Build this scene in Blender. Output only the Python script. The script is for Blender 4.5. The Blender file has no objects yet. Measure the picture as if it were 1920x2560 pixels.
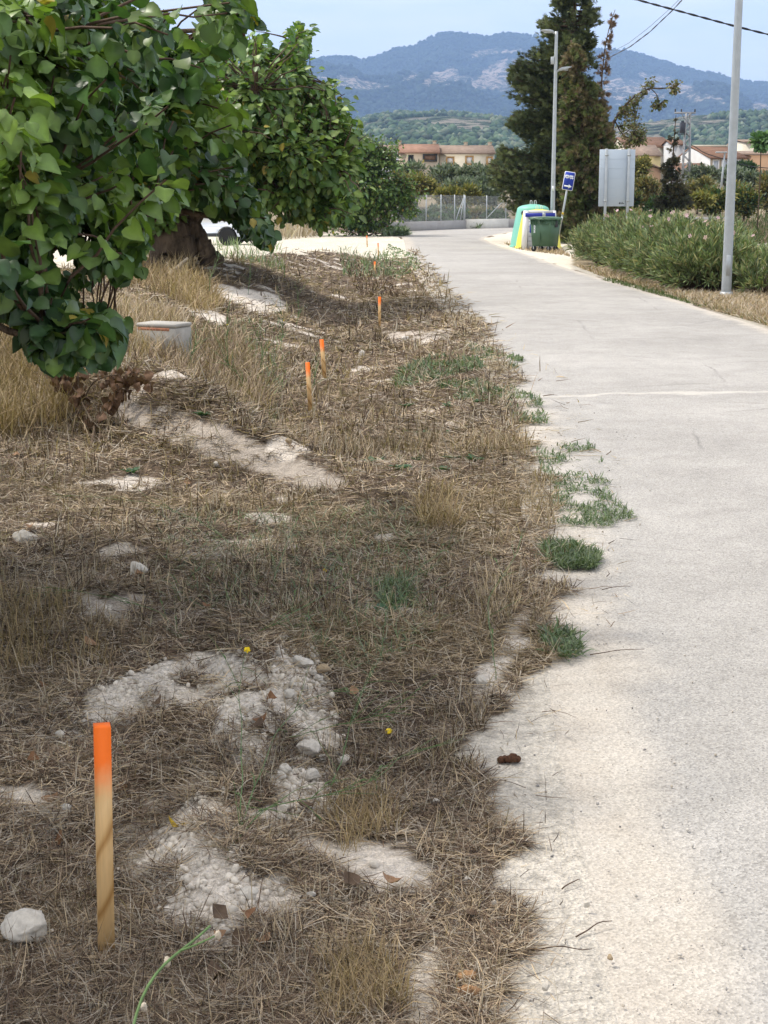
import bpy, math, random
import numpy as np
R = math.radians
rng = np.random.default_rng(7); random.seed(7)
scn = bpy.context.scene
col = scn.collection
# ------------------------------------------------------------------ camera, sky, sun, exposure
F_PX = 3868.0; CAMH = 1.7; PITCH = math.atan((1280-490)/F_PX)
cd = bpy.data.cameras.new('camera'); cam = bpy.data.objects.new('camera', cd); col.objects.link(cam)
cam.location = (0, 0, CAMH); cam.rotation_euler = (R(90)-PITCH, 0, 0)
cd.sensor_fit = 'VERTICAL'; cd.sensor_height = 24; cd.lens = F_PX/2560*24
cd.clip_start = 0.05; cd.clip_end = 60000
scn.camera = cam
SUN = np.array([-0.50, 0.20, 0.84]); SUN /= np.linalg.norm(SUN)
elev = math.asin(SUN[2]); az = math.atan2(SUN[0], SUN[1])
w = bpy.data.worlds.new('World'); scn.world = w; w.use_nodes = True
nt = w.node_tree; bg = nt.nodes['Background']
sky = nt.nodes.new('ShaderNodeTexSky'); sky.sky_type = 'NISHITA'; sky.sun_disc = False
sky.sun_elevation = elev; sky.sun_rotation = az
sky.altitude = 400; sky.air_density = 1.0; sky.dust_density = 2.5; sky.ozone_density = 1.0
tc = nt.nodes.new('ShaderNodeTexCoord'); mp = nt.nodes.new('ShaderNodeMapping'); mp.inputs['Scale'].default_value = (1.6, 1.6, 9)
nz = nt.nodes.new('ShaderNodeTexNoise'); nz.inputs['Scale'].default_value = 4.2; nz.inputs['Detail'].default_value = 6; nz.inputs['Roughness'].default_value = .55
rp = nt.nodes.new('ShaderNodeMapRange'); rp.inputs[1].default_value = .42; rp.inputs[2].default_value = .78; rp.inputs[3].default_value = .36; rp.inputs[4].default_value = .95
mx = nt.nodes.new('ShaderNodeMixRGB'); mx.inputs[2].default_value = (6.7, 6.35, 5.95, 1)
nt.links.new(tc.outputs['Generated'], mp.inputs[0]); nt.links.new(mp.outputs[0], nz.inputs[0]); nt.links.new(nz.outputs[0], rp.inputs[0])
sz = nt.nodes.new('ShaderNodeSeparateXYZ'); nt.links.new(tc.outputs['Generated'], sz.inputs[0])
zr = nt.nodes.new('ShaderNodeMapRange'); zr.inputs[1].default_value = .25; zr.inputs[2].default_value = .8; zr.inputs[3].default_value = 0; zr.inputs[4].default_value = .8; nt.links.new(sz.outputs['Z'], zr.inputs[0])
zm = nt.nodes.new('ShaderNodeMath'); zm.operation = 'MAXIMUM'; nt.links.new(rp.outputs[0], zm.inputs[0]); nt.links.new(zr.outputs[0], zm.inputs[1])
nt.links.new(zm.outputs[0], mx.inputs[0]); nt.links.new(sky.outputs[0], mx.inputs[1]); nt.links.new(mx.outputs[0], bg.inputs[0])
bg.inputs[1].default_value = 0.15
sl = bpy.data.lights.new('sun', 'SUN'); sl.energy = 2.35; sl.angle = R(6.0); sl.color = (1, .94, .85)
so = bpy.data.objects.new('sun', sl); col.objects.link(so)
from mathutils import Vector, Matrix
so.rotation_euler = Vector(SUN).to_track_quat('Z', 'Y').to_euler()
scn.view_settings.view_transform = 'Standard'; scn.view_settings.look = 'None'
scn.view_settings.exposure = 0.83; scn.view_settings.gamma = 1
scn.cycles.volume_bounces = 1 if hasattr(scn, 'cycles') else 0
# ------------------------------------------------------------------ pixel <-> world helpers (photo pixels 1920x2560, layout only)
cp, sp = math.cos(PITCH), math.sin(PITCH)
def ray(u, v):
    a = (np.asarray(u, float)-960)/F_PX; b = -(np.asarray(v, float)-1280)/F_PX
    return a, cp+b*sp, -sp+b*cp
def at(u, v, Y):
    a, dy, dz = ray(u, v); t = Y/dy
    return np.stack([a*t, np.broadcast_to(Y, np.shape(t))*1.0, CAMH+dz*t], -1)
def flat(u, v, z=0):
    a, dy, dz = ray(u, v); t = (z-CAMH)/dz
    return np.stack([a*t, dy*t], -1)
def proj(x, y, z):
    zz = z-CAMH; d = np.maximum(y*cp-zz*sp, 1e-3); up = y*sp+zz*cp
    return 960+F_PX*x/d, 1280-F_PX*up/d
def hsh(ix, iy, s):
    n = (ix.astype(np.int64)*374761393+iy.astype(np.int64)*668265263+s*1442695041) & 0x7fffffff
    n = ((n ^ (n >> 13))*1274126177) & 0x7fffffff
    return ((n ^ (n >> 16)) & 0xffff)/65535.0
def vn(x, y, s=0):
    x = np.asarray(x, float); y = np.asarray(y, float)
    ix = np.floor(x); iy = np.floor(y); fx = x-ix; fy = y-iy; fx = fx*fx*(3-2*fx); fy = fy*fy*(3-2*fy)
    a = hsh(ix, iy, s); b = hsh(ix+1, iy, s); c = hsh(ix, iy+1, s); d = hsh(ix+1, iy+1, s)
    return (a*(1-fx)+b*fx)*(1-fy)+(c*(1-fx)+d*fx)*fy
def fbm(x, y, f, o=4, s=0):
    r = 0; a = .5; t = 0
    for i in range(o):
        r = r+a*vn(np.asarray(x)*f, np.asarray(y)*f, s+i*17); t += a; a *= .5; f *= 2.03
    return r/t
def ss(a, b, x): t = np.clip((x-a)/(b-a), 0, 1); return t*t*(3-2*t)
def inpoly(u, v, P):
    u = np.asarray(u, float); v = np.asarray(v, float); r = np.zeros(u.shape, bool); n = len(P)
    for i in range(n):
        x1, y1 = P[i]; x2, y2 = P[(i+1) % n]
        if y1 == y2: continue
        c = ((y1 > v) != (y2 > v)) & (u < (x2-x1)*(v-y1)/(y2-y1)+x1); r ^= c
    return r
def segdist(x, y, P, closed=False):
    d = np.full(np.shape(x), 1e9); n = len(P)
    for i in range(n if closed else n-1):
        ax, ay = P[i][0], P[i][1]; bx, by = P[(i+1) % n][0], P[(i+1) % n][1]
        L = (bx-ax)**2+(by-ay)**2+1e-12; t = np.clip(((x-ax)*(bx-ax)+(y-ay)*(by-ay))/L, 0, 1)
        d = np.minimum(d, np.hypot(x-ax-t*(bx-ax), y-ay-t*(by-ay)))
    return d
def wpoly(u, v, P, amp=30, f=.02, s=0):       # polygon with a noise-warped border
    return inpoly(u+amp*(fbm(u, v, f, 3, s)-.5)*2, v+amp*.6*(fbm(u, v, f, 3, s+5)-.5)*2, P)
# ------------------------------------------------------------------ road outline
LE = [flat(*p) for p in [(1640, 1850), (1520, 1600), (1450, 1350), (1375, 1080), (1262, 900), (1150, 780), (1062, 680), (1015, 612), (1000, 588), (1012, 578), (1080, 573), (1160, 569.5), (1290, 567)]]
LE = [np.array([.62, -12.]), np.array([.7, 1.]), np.array([.72, 3.4])]+LE+[np.array([11, 87.]), np.array([30, 91.]), np.array([90, 98.])]
RE = [flat(*p) for p in [(1920, 822), (1640, 735), (1500, 695), (1400, 665), (1300, 630), (1230, 609), (1207, 599), (1218, 591), (1260, 583), (1290, 578)]]
RE = [np.array([4.6, -12.]), np.array([4.9, 8.])]+RE+[np.array([10, 80.]), np.array([30, 85.]), np.array([90, 92.])]
def resample(P, n):
    P = np.array(P); d = np.r_[0, np.cumsum(np.hypot(*np.diff(P, axis=0).T))]; t = np.linspace(0, d[-1], n)
    return np.stack([np.interp(t, d, P[:, 0]), np.interp(t, d, P[:, 1])], -1)
def smooth(P, k):
    P = P.copy()
    for _ in range(k): P[1:-1] = (P[:-2]+2*P[1:-1]+P[2:])/4
    return P
LEs = smooth(resample(LE, 400), 14); LEs[:, 0] -= .28*(LEs[:, 1] < 60)*np.clip((60-LEs[:, 1])/20, 0, 1); REs = smooth(resample(RE, 400), 14)
RP = np.vstack([LEs[::6], LEs[-1:], REs[::-1][::6], REs[:1]])
def roadsd(x, y):
    d = segdist(x, y, RP, True); return np.where(inpoly(x, y, RP), -d, d)
def leftedge(y): return np.interp(y, LEs[:260, 1], LEs[:260, 0])
RIDGE = [(-2.35, 12.6), (-1.9, 11.9), (-1.2, 10.8), (-.62, 9.9), (-.15, 9.2)]
def base_z(x, y):
    e = leftedge(np.clip(y, -10, 62))-x
    vg = ss(.05, .6, e)
    z = vg*(-.16*np.exp(-((e-1.3)/.7)**2)*ss(7, 11, y)*(1-ss(45, 58, y)))
    z = z+.42*ss(1.6, 4.2, e)*ss(11, 17, y)*(1-ss(40, 52, y))
    rx = segdist(x, y, RIDGE); along = ss(9.0, 11.5, y)
    z = z+np.exp(-(rx/.50)**2)*(.08+.34*along)
    z = z+.26*np.exp(-((x+2.5)/1.3)**2-((y-27)/3.4)**2)
    z = z+.07*np.exp(-((x+.42)/.16)**2)*ss(3, 4.0, y)*(1-ss(5.6, 6.4, y))-.05*np.exp(-((x+.66)/.11)**2)*ss(3, 4.0, y)*(1-ss(5.2, 6.2, y))
    z = z+vg*(.035*(fbm(x, y, 1.3, 3, 3)-.5)*2+.026*(fbm(x, y, 6, 3, 9)-.5)*2+.012*(fbm(x, y, 19, 2, 29)-.5)*2)
    z = z+1.5*ss(88, 106, y)+ss(110, 400, y)*3
    return z
def ground_z(x, y):
    z = ground_raw(x, y); return np.where(roadsd(np.asarray(x, float), np.asarray(y, float)) < .03, np.maximum(z, .008), z)
def ground_raw(x, y):
    x = np.asarray(x, float); y = np.asarray(y, float)
    r = roadsd(x, y)+(fbm(x, y, 1.7, 4, 21)-.5)*.12*(1-ss(30, 60, y))
    z = base_z(x, y)*ss(-.05, .5, r)
    return z+.004*ss(-.05, .25, r)*(1-ss(.3, 1, r))-.05*(1-ss(-.25, -.02, r))
def gp(u, v, n=3):
    z = 0.0; p = flat(u, v, 0.0)
    for _ in range(8):
        p = flat(u, v, z); z = .5*z+.5*float(ground_z(p[0], p[1]))
    return np.array([p[0], p[1], float(ground_z(p[0], p[1]))])
# ------------------------------------------------------------------ mesh / object helpers
def mesh_np(name, V, Fs, mat, parent=None, colr=None, smooth=False, extra=None, loc=None):
    V = np.asarray(V, np.float32).reshape(-1, 3)
    if not isinstance(Fs, list): Fs = [Fs]
    Fs = [np.asarray(f, np.int32) for f in Fs if len(f)]
    if loc is not None: V = V-np.asarray(loc, np.float32)
    me = bpy.data.meshes.new(name); me.vertices.add(len(V)); me.vertices.foreach_set('co', V.ravel())
    idx = np.concatenate([f.ravel() for f in Fs]); tot = np.concatenate([np.full(len(f), f.shape[1], np.int32) for f in Fs])
    me.loops.add(len(idx)); me.loops.foreach_set('vertex_index', idx)
    me.polygons.add(len(tot)); st = np.r_[0, np.cumsum(tot)[:-1]].astype(np.int32)
    me.polygons.foreach_set('loop_start', st); me.polygons.foreach_set('loop_total', tot)
    if smooth: me.polygons.foreach_set('use_smooth', np.ones(len(tot), bool))
    if colr is not None:
        a = me.attributes.new('Col', 'FLOAT_COLOR', 'POINT'); c = np.ones((len(V), 4), np.float32); c[:, :3] = colr
        a.data.foreach_set('color', c.ravel())
    if extra:
        for k, vals in extra.items():
            a = me.attributes.new(k, 'FLOAT', 'POINT'); a.data.foreach_set('value', np.asarray(vals, np.float32))
    me.update(calc_edges=True); me.validate()
    if mat: me.materials.append(mat)
    o = bpy.data.objects.new(name, me); col.objects.link(o)
    if parent is not None: o.parent = parent
    if loc is not None and parent is None: o.location = loc
    return o
def tag(o, label, cat, group=None, kind=None):
    if label: o['label'] = label
    if cat: o['category'] = cat
    if group: o['group'] = group
    if kind: o['kind'] = kind
    return o
def thing(name, label, cat, loc, rz=0, group=None):
    o = bpy.data.objects.new(name, None); col.objects.link(o); o.location = tuple(float(c) for c in loc); o.rotation_euler = (0, 0, rz)
    o.empty_display_size = .2
    return tag(o, label, cat, group)
class MB:
    """collects shapes (verts, faces) into one mesh"""
    def __init__(s): s.v = []; s.f = {}; s.n = 0
    def add(s, V, Fs):
        V = np.asarray(V, float).reshape(-1, 3)
        for f in (Fs if isinstance(Fs, list) else [Fs]):
            f = np.asarray(f, int)
            if len(f): s.f.setdefault(f.shape[1], []).append(f+s.n)
        s.v.append(V); s.n += len(V); return s
    def box(s, c, d, rz=0, rx=0, ry=0, taper=1.0, bev=0.0):
        x, y, z = np.array(d)/2.; c = np.array(c, float)
        if bev > 0:
            b = min(bev, x*.45, y*.45, z*.45); P = []
            for zz, k in ((-z, b), (-z+b, 0), (z-b, 0), (z, b)):
                tp = 1 if zz < 0 else taper
                for (a, e) in ((-1, -1), (1, -1), (1, 1), (-1, 1)):
                    p1 = (a*(x-k-b)*tp, e*(y-k)*tp, zz); p2 = (a*(x-k)*tp, e*(y-k-b)*tp, zz); P += [p2, p1] if a*e > 0 else [p1, p2]
            P = np.array(P); Q = []
            for r in range(3):
                for i in range(8): Q.append((r*8+i, r*8+(i+1) % 8, r*8+8+(i+1) % 8, r*8+8+i))
            Fc = [np.array(Q), np.array([list(range(7, -1, -1)), list(range(24, 32))])]
        else:
            P = np.array([(-x, -y, -z), (x, -y, -z), (x, y, -z), (-x, y, -z), (-x*taper, -y*taper, z), (x*taper, -y*taper, z), (x*taper, y*taper, z), (-x*taper, y*taper, z)])
            Fc = [np.array([(3, 2, 1, 0), (4, 5, 6, 7), (0, 1, 5, 4), (1, 2, 6, 5), (2, 3, 7, 6), (3, 0, 4, 7)])]
        M = np.array((Matrix.Rotation(rz, 3, 'Z') @ Matrix.Rotation(ry, 3, 'Y') @ Matrix.Rotation(rx, 3, 'X')))
        return s.add(P @ M.T+c, Fc)
    def tube(s, P, r, n=8, cap=True):
        V, Fq = tube(P, r, n); Fs = [Fq]
        if cap: Fs.append(np.array([list(range(n))[::-1], [len(V)-n+i for i in range(n)]]))
        return s.add(V, Fs)
    def lathe(s, prof, n=24, c=(0, 0, 0)):
        prof = np.array(prof, float); a = np.linspace(0, 2*math.pi, n, endpoint=False)
        V = np.stack([prof[:, 0:1]*np.cos(a), prof[:, 0:1]*np.sin(a), np.repeat(prof[:, 1:2], n, 1)], -1).reshape(-1, 3)+np.array(c)
        m = len(prof); Fq = [(r*n+i, r*n+(i+1) % n, (r+1)*n+(i+1) % n, (r+1)*n+i) for r in range(m-1) for i in range(n)]
        return s.add(V, [np.array(Fq), np.array([list(range(n))[::-1], [(m-1)*n+i for i in range(n)]])])
    def prism(s, P, y0, y1):       # outline in xz, extruded along y
        P = np.array(P, float); n = len(P)
        V = np.vstack([np.c_[P[:, 0], np.full(n, y0), P[:, 1]], np.c_[P[:, 0], np.full(n, y1), P[:, 1]]])
        return s.add(V, [np.array([(i, (i+1) % n, n+(i+1) % n, n+i) for i in range(n)]), np.array([list(range(n))[::-1]]), np.array([[n+i for i in range(n)]])])
    def obj(s, name, mat, parent=None, smooth=False, loc=None, colr=None):
        return mesh_np(name, np.vstack(s.v), [np.vstack(f) for f in s.f.values()], mat, parent, colr, smooth, loc=loc)
def tube(P, r, n=8):
    P = np.asarray(P, float); m = len(P); r = np.broadcast_to(r, (m,))
    T = np.gradient(P, axis=0); T /= np.linalg.norm(T, axis=1, keepdims=True)+1e-9
    ref = np.array([0, 0, 1.]) if abs(T[:, 2]).mean() < .8 else np.array([1., 0, 0])
    A = np.cross(T, ref); A /= np.linalg.norm(A, axis=1, keepdims=True)+1e-9; B = np.cross(T, A)
    a = np.linspace(0, 2*math.pi, n, endpoint=False)
    V = (P[:, None]+r[:, None, None]*(np.cos(a)[None, :, None]*A[:, None]+np.sin(a)[None, :, None]*B[:, None])).reshape(-1, 3)
    i = np.arange(n); k = np.arange(m-1)[:, None]
    Fq = np.stack([k*n+i, k*n+(i+1) % n, (k+1)*n+(i+1) % n, (k+1)*n+i], -1).reshape(-1, 4)
    return V, Fq
def tubes(paths, radii, n=4):      # many tubes of equal point count; paths N,m,3 radii N,m
    P = np.asarray(paths, float); N, m, _ = P.shape; r = np.asarray(radii, float)
    T = np.gradient(P, axis=1); T /= np.linalg.norm(T, axis=2, keepdims=True)+1e-9
    ref = np.where(np.abs(T[..., 2:3]) < .8, np.array([0, 0, 1.]), np.array([1., 0, 0]))
    A = np.cross(T, ref); A /= np.linalg.norm(A, axis=2, keepdims=True)+1e-9; B = np.cross(T, A)
    a = np.linspace(0, 2*math.pi, n, endpoint=False)
    V = P[:, :, None]+r[:, :, None, None]*(np.cos(a)[:, None]*A[:, :, None]+np.sin(a)[:, None]*B[:, :, None])
    i = np.arange(n); k = np.arange(m-1)[:, None]
    Fq = np.stack([k*n+i, k*n+(i+1) % n, (k+1)*n+(i+1) % n, (k+1)*n+i], -1).reshape(-1, 4)
    Fq = (Fq[None]+(np.arange(N)*m*n)[:, None, None]).reshape(-1, 4)
    return V.reshape(-1, 3), Fq
def unit(a): return a/(np.linalg.norm(a, axis=-1, keepdims=True)+1e-9)
def scatter(tV, tFs, pos, dirv, nrm, scale, colr=None):
    """copies of a small template: +y of the template along dirv, +z near nrm"""
    y = unit(dirv); x = unit(np.cross(y, nrm)); z = np.cross(x, y); N = len(pos); k = len(tV)
    s = np.asarray(scale, float); s = s[:, None, None] if s.ndim == 1 else s[:, None, :]
    L = tV[None]*s
    V = pos[:, None]+L[..., 0:1]*x[:, None]+L[..., 1:2]*y[:, None]+L[..., 2:3]*z[:, None]
    Fs = [(np.asarray(f)[None]+(np.arange(N)*k)[:, None, None]).reshape(-1, np.asarray(f).shape[1]) for f in tFs]
    return V.reshape(-1, 3), Fs, (None if colr is None else np.repeat(colr, k, 0))
def join(parts):
    Vs = []; Fd = {}; n = 0; C = []
    for V, Fs, c in parts:
        Vs.append(V)
        for f in Fs: Fd.setdefault(f.shape[1], []).append(f+n)
        C.append(c if c is not None else np.ones((len(V), 3))); n += len(V)
    return np.vstack(Vs), [np.vstack(f) for f in Fd.values()], np.vstack(C)
# ------------------------------------------------------------------ materials
def nodes(name, rough=.8, spec=.3):
    m = bpy.data.materials.new(name); m.use_nodes = True; t = m.node_tree; b = t.nodes['Principled BSDF']
    b.inputs['Roughness'].default_value = rough; b.inputs['Specular IOR Level'].default_value = spec
    return m, t, b
def N(t, ty, **k):
    n = t.nodes.new(ty)
    for a, v in k.items():
        if a.startswith('i_'): n.inputs[a[2:].replace('_', ' ')].default_value = v
        else: setattr(n, a, v)
    return n
def objco(t, scale=None):
    c = N(t, 'ShaderNodeTexCoord'); s = c.outputs['Object']
    if scale is not None:
        m = N(t, 'ShaderNodeMapping'); m.inputs['Scale'].default_value = scale; t.links.new(s, m.inputs[0]); s = m.outputs[0]
    return s
def noise(t, co, sc, det=4, ro=.6):
    n = N(t, 'ShaderNodeTexNoise'); n.inputs['Scale'].default_value = sc; n.inputs['Detail'].default_value = det; n.inputs['Roughness'].default_value = ro
    t.links.new(co, n.inputs['Vector']); return n.outputs[0]
def ramp(t, fac, stops):
    r = N(t, 'ShaderNodeValToRGB'); e = r.color_ramp.elements
    while len(e) < len(stops): e.new(.5)
    for i, (p, c) in enumerate(stops):
        e[i].position = p; e[i].color = (*(c if isinstance(c, tuple) else (c, c, c)), 1)
    t.links.new(fac, r.inputs[0]); return r.outputs[0]
def mixc(t, a, b, fac, mode='MIX'):
    m = N(t, 'ShaderNodeMixRGB', blend_type=mode)
    for i, s in ((0, fac), (1, a), (2, b)):
        if isinstance(s, (int, float)): m.inputs[i].default_value = s
        elif isinstance(s, tuple): m.inputs[i].default_value = (*s, 1)
        else: t.links.new(s, m.inputs[i])
    return m.outputs[0]
def bump(t, b, h, st=.3, dist=.01):
    n = N(t, 'ShaderNodeBump'); n.inputs['Strength'].default_value = st; n.inputs['Distance'].default_value = dist
    t.links.new(h, n.inputs['Height']); t.links.new(n.outputs[0], b.inputs['Normal'])
def surf(name, c, rough=.7, var=.25, sc=8, spec=.3, metal=0, bmp=.15, bd=.005, scale=None, dirt=None):
    m, t, b = nodes(name, rough, spec); co = objco(t, scale); n = noise(t, co, sc, 5)
    lo = tuple(x*(1-var) for x in c); hi = tuple(min(1, x*(1+var*.7)) for x in c)
    o = ramp(t, n, [(.3, lo), (.7, hi)])
    if dirt:
        n2 = noise(t, co, sc*.35, 6, .7); o = mixc(t, o, dirt, ramp(t, n2, [(.5, 0.), (.75, .7)]))
    t.links.new(o, b.inputs['Base Color']); b.inputs['Metallic'].default_value = metal
    if bmp: bump(t, b, n, bmp, bd)
    return m
def attrmat(name, rough=.75, trans=0, var=.2, sc=60, spec=.25, bmp=0):
    m, t, b = nodes(name, rough, spec); a = N(t, 'ShaderNodeAttribute', attribute_name='Col').outputs['Color']
    n = noise(t, objco(t), sc, 3)
    c = mixc(t, a, ramp(t, n, [(.25, 1-var), (.75, 1+0*var)]), 1.0, 'MULTIPLY')
    t.links.new(c, b.inputs['Base Color'])
    if bmp: bump(t, b, n, bmp, .002)
    if trans:
        tr = N(t, 'ShaderNodeBsdfTranslucent'); c2 = mixc(t, c, (1.0, 1.15, .45), 1.0, 'MULTIPLY'); t.links.new(c2, tr.inputs[0])
        ms = N(t, 'ShaderNodeMixShader'); ms.inputs[0].default_value = trans; o = t.nodes['Material Output']
        t.links.new(b.outputs[0], ms.inputs[1]); t.links.new(tr.outputs[0], ms.inputs[2]); t.links.new(ms.outputs[0], o.inputs[0])
    return m
M_leaf = attrmat('broad_leaf', .42, .28, .25, 40, .45)
M_far = attrmat('small_leaf', .6, .2, .2, 3, .3)
M_con = attrmat('conifer_spray', .7, .12, .3, 4, .2)
M_straw = attrmat('dry_straw', .75, .15, .2, 30, .2)
M_stone = attrmat('limestone', .95, 0, .35, 55, .1, 1.2)
M_bark = surf('bark', (.13, .095, .065), .9, .65, 11, .1, 0, 1, .09, (1, 1, .22))
M_twig = surf('twig_bark', (.10, .065, .045), .8, .4, 40, .2)
M_galv = surf('galvanised_steel', (.42, .45, .46), .45, .12, 6, .5, .35, .05)
# wood stake: pale pine with slanted grain and sprayed orange top
def stake_mat():
    m, t, b = nodes('painted_pine', .6, .3); co = objco(t)
    mp = N(t, 'ShaderNodeMapping'); mp.inputs['Rotation'].default_value = (0, R(24), 0); mp.inputs['Scale'].default_value = (26, 9, 3.2); t.links.new(co, mp.inputs[0])
    dt = N(t, 'ShaderNodeVectorMath', operation='DOT_PRODUCT'); t.links.new(co, dt.inputs[0]); dt.inputs[1].default_value = (64, 30, 13)
    md = N(t, 'ShaderNodeMath', operation='MULTIPLY_ADD'); t.links.new(noise(t, objco(t, (6, 6, 3)), 1, 2), md.inputs[0]); md.inputs[1].default_value = 5.0; t.links.new(dt.outputs['Value'], md.inputs[2])
    wv = N(t, 'ShaderNodeMath', operation='PINGPONG'); wv.inputs[1].default_value = 1.0; t.links.new(md.outputs[0], wv.inputs[0])
    base = ramp(t, wv.outputs[0], [(0, (.74, .49, .23)), (.6, (.70, .45, .20)), (.86, (.52, .30, .11)), (1, (.42, .22, .07))])
    fine = noise(t, objco(t, (160, 160, 8)), 1, 3); base = mixc(t, base, ramp(t, fine, [(.3, .86), (.7, 1.)]), 1, 'MULTIPLY')
    sep = N(t, 'ShaderNodeSeparateXYZ'); t.links.new(co, sep.inputs[0])
    ad = N(t, 'ShaderNodeMath', operation='ADD'); t.links.new(sep.outputs['Z'], ad.inputs[0])
    nn = N(t, 'ShaderNodeMath', operation='MULTIPLY'); t.links.new(noise(t, co, 30, 4), nn.inputs[0]); nn.inputs[1].default_value = .05; t.links.new(nn.outputs[0], ad.inputs[1])
    mr = N(t, 'ShaderNodeMapRange'); mr.inputs[1].default_value = .405; mr.inputs[2].default_value = .50; t.links.new(ad.outputs[0], mr.inputs[0])
    t.links.new(mixc(t, base, (.92, .17, .012), mr.outputs[0]), b.inputs['Base Color']); bump(t, b, wv.outputs[0], .1, .001)
    return m
M_stake = stake_mat()
# ------------------------------------------------------------------ ground
def lines(segs):
    L = [segs[0][0]]
    for a, b, s0, s1 in segs:
        x = a
        while x < b-1e-6:
            x = min(b, x+(s0+(s1-s0)*(x-a)/(b-a))); L.append(x)
    return np.unique(np.round(L, 4))
gx = lines([(-4000, -300, 500, 100), (-300, -40, 60, 6), (-40, -8, 4, .5), (-8, -2.6, .3, .06), (-2.6, 1.9, .028, .03), (1.9, 8, .10, .13), (8, 40, .5, 4), (40, 300, 6, 60), (300, 4000, 100, 500)])
gy = lines([(-300, -4, 60, 1), (-4, 2.2, .5, .1), (2.2, 7, .026, .045), (7, 16, .045, .12), (16, 45, .12, .30), (45, 110, .6, 1.5), (110, 400, 4, 20), (400, 6000, 40, 500)])
X, Y = np.meshgrid(gx, gy); X = X.ravel(); Y = Y.ravel(); Z = ground_raw(X, Y); U, Vv = proj(X, Y, Z)
RS = roadsd(X, Y)
vis = Y > 1.5
BARE = [  # photo outlines of the bare, chalky patches
    [(200, 1740), (420, 1650), (560, 1630), (670, 1690), (680, 1860), (640, 1960), (580, 1940), (560, 1790), (420, 1760), (320, 1820), (190, 1830)],
    [(700, 1620), (800, 1640), (850, 1800), (870, 1850), (820, 1950), (830, 2060), (700, 2110), (690, 1960), (740, 1880), (680, 1740)],
    [(290, 2070), (400, 2010), (540, 2000), (600, 2080), (610, 2220), (580, 2400), (440, 2370), (360, 2230), (270, 2140)],
    [(600, 2230), (720, 2180), (730, 2280), (640, 2330), (590, 2300)], [(0, 1940), (130, 1960), (150, 2060), (0, 2080)],
    [(200, 1480), (480, 1490), (560, 1540), (420, 1570), (200, 1540)], [(130, 1830), (190, 1840), (210, 1880), (150, 1880)], [(0, 2280), (150, 2290), (220, 2420), (0, 2400)],
    [(1040, 2400), (1130, 2240), (1150, 2330), (1090, 2560), (1040, 2560)], [(1230, 1640), (1290, 1500), (1330, 1520), (1290, 1640), (1250, 1760)], [(1180, 1700), (1240, 1640), (1260, 1700), (1200, 1780)],
    [(430, 700), (560, 712), (690, 735), (720, 775), (640, 790), (560, 745), (450, 735)], [(450, 740), (560, 790), (570, 815), (480, 790)],
    [(960, 830), (1140, 822), (1120, 850), (980, 860)], [(350, 890), (560, 885), (600, 910), (400, 915)],
    [(260, 1010), (380, 1014), (560, 1070), (700, 1125), (860, 1190), (840, 1230), (700, 1200), (540, 1145), (380, 1085), (270, 1040)]]
TRACK = [(-200, 590), (520, 592), (700, 585), (900, 580), (985, 585), (1010, 600), (1030, 640), (960, 648), (820, 628), (640, 640), (560, 650), (420, 640), (-200, 700)]
RGRAV = [(1195, 600), (1290, 572), (1500, 572), (1440, 600), (1425, 690), (1480, 700), (1330, 645)]
def barem(u, v, y):
    b = np.zeros(np.shape(u))
    for i, P in enumerate(BARE):
        sc = np.clip((v-490)/1500, .08, 1); b = np.maximum(b, wpoly(u, v, P, 60*sc.mean() if np.ndim(sc) else 40, .02, i)*1.0)
    return b
EDG = np.array([flat(*p) for p in [(1270, 2620), (1284, 2540), (1330, 2400), (1370, 2310), (1290, 2200), (1290, 2080), (1308, 2000), (1227, 1900), (1250, 1780), (1290, 1700), (1440, 1640), (1430, 1580), (1400, 1500), (1440, 1400), (1400, 1330), (1430, 1240), (1343, 1180), (1300, 1100), (1310, 1000), (1270, 900), (1225, 830), (1165, 760), (1110, 700), (1065, 650), (1025, 605)]])
def surfaces(x, y, z):
    """returns bare, gravel-track masks for ground points"""
    u, v = proj(x, y, z); ok = y > 1.5
    n = fbm(x, y, 2.2, 4, 5)
    b = np.zeros(x.shape)
    am = np.clip((v-490)/28, 2, 60)
    du = (fbm(x, y, 3.5, 4, 31)-.5)*2*am; dv = (fbm(x, y, 3.5, 4, 37)-.5)*1.4*am
    for i, P in enumerate(BARE): b = np.maximum(b, inpoly(u+du, v+dv, P)*((fbm(x, y, 6, 4, 44) > .31) if i in (0, 1, 2, 3, 5) else 1)*(.5 if i in (5, 13, 14) else .42 if i == 15 else 1.0))
    b = b*ok
    b = np.maximum(b, ((fbm(x, y, 1.6, 5, 77) > .71) & (x < .6) & (y > 3))*.8)
    tr = np.zeros(x.shape)
    dv2 = (fbm(x, y, .8, 3, 41)-.5)*22
    for P in (TRACK, RGRAV): tr = np.maximum(tr, inpoly(u, v+dv2, P)*1.0)
    tr = np.maximum(tr*ok, ((y > 44) & (y < 70) & (x < -5))*1.0)
    # dusty verge beside the asphalt: a ragged white band
    r = roadsd(x, y); e = leftedge(np.clip(y, -10, 62))-x
    ex = np.interp(y, EDG[:, 1], EDG[:, 0])-np.interp(y, [3, 6, 12], [.055, .06, .02])+(fbm(x, y, 2.6, 4, 51)-.5)*.40*np.clip(y/6, .5, 1)+(fbm(x, y, 8, 3, 52)-.5)*.16
    wd_unused = 0 if True else np.interp(y, [0, 3, 4.0, 5.6, 7, 9, 12, 16, 25, 60], [.35, .28, .40, .18, .12, .06, .02, .02, .0, .1])+(fbm(x, y, 1.1, 4, 51)-.5)*.5+(fbm(x, y, 6, 3, 52)-.5)*.12
    edge = (x > ex) & (e > -1.2) & (y < 62) & (y > 0)
    return b, tr, edge*1.0, r, e
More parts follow.
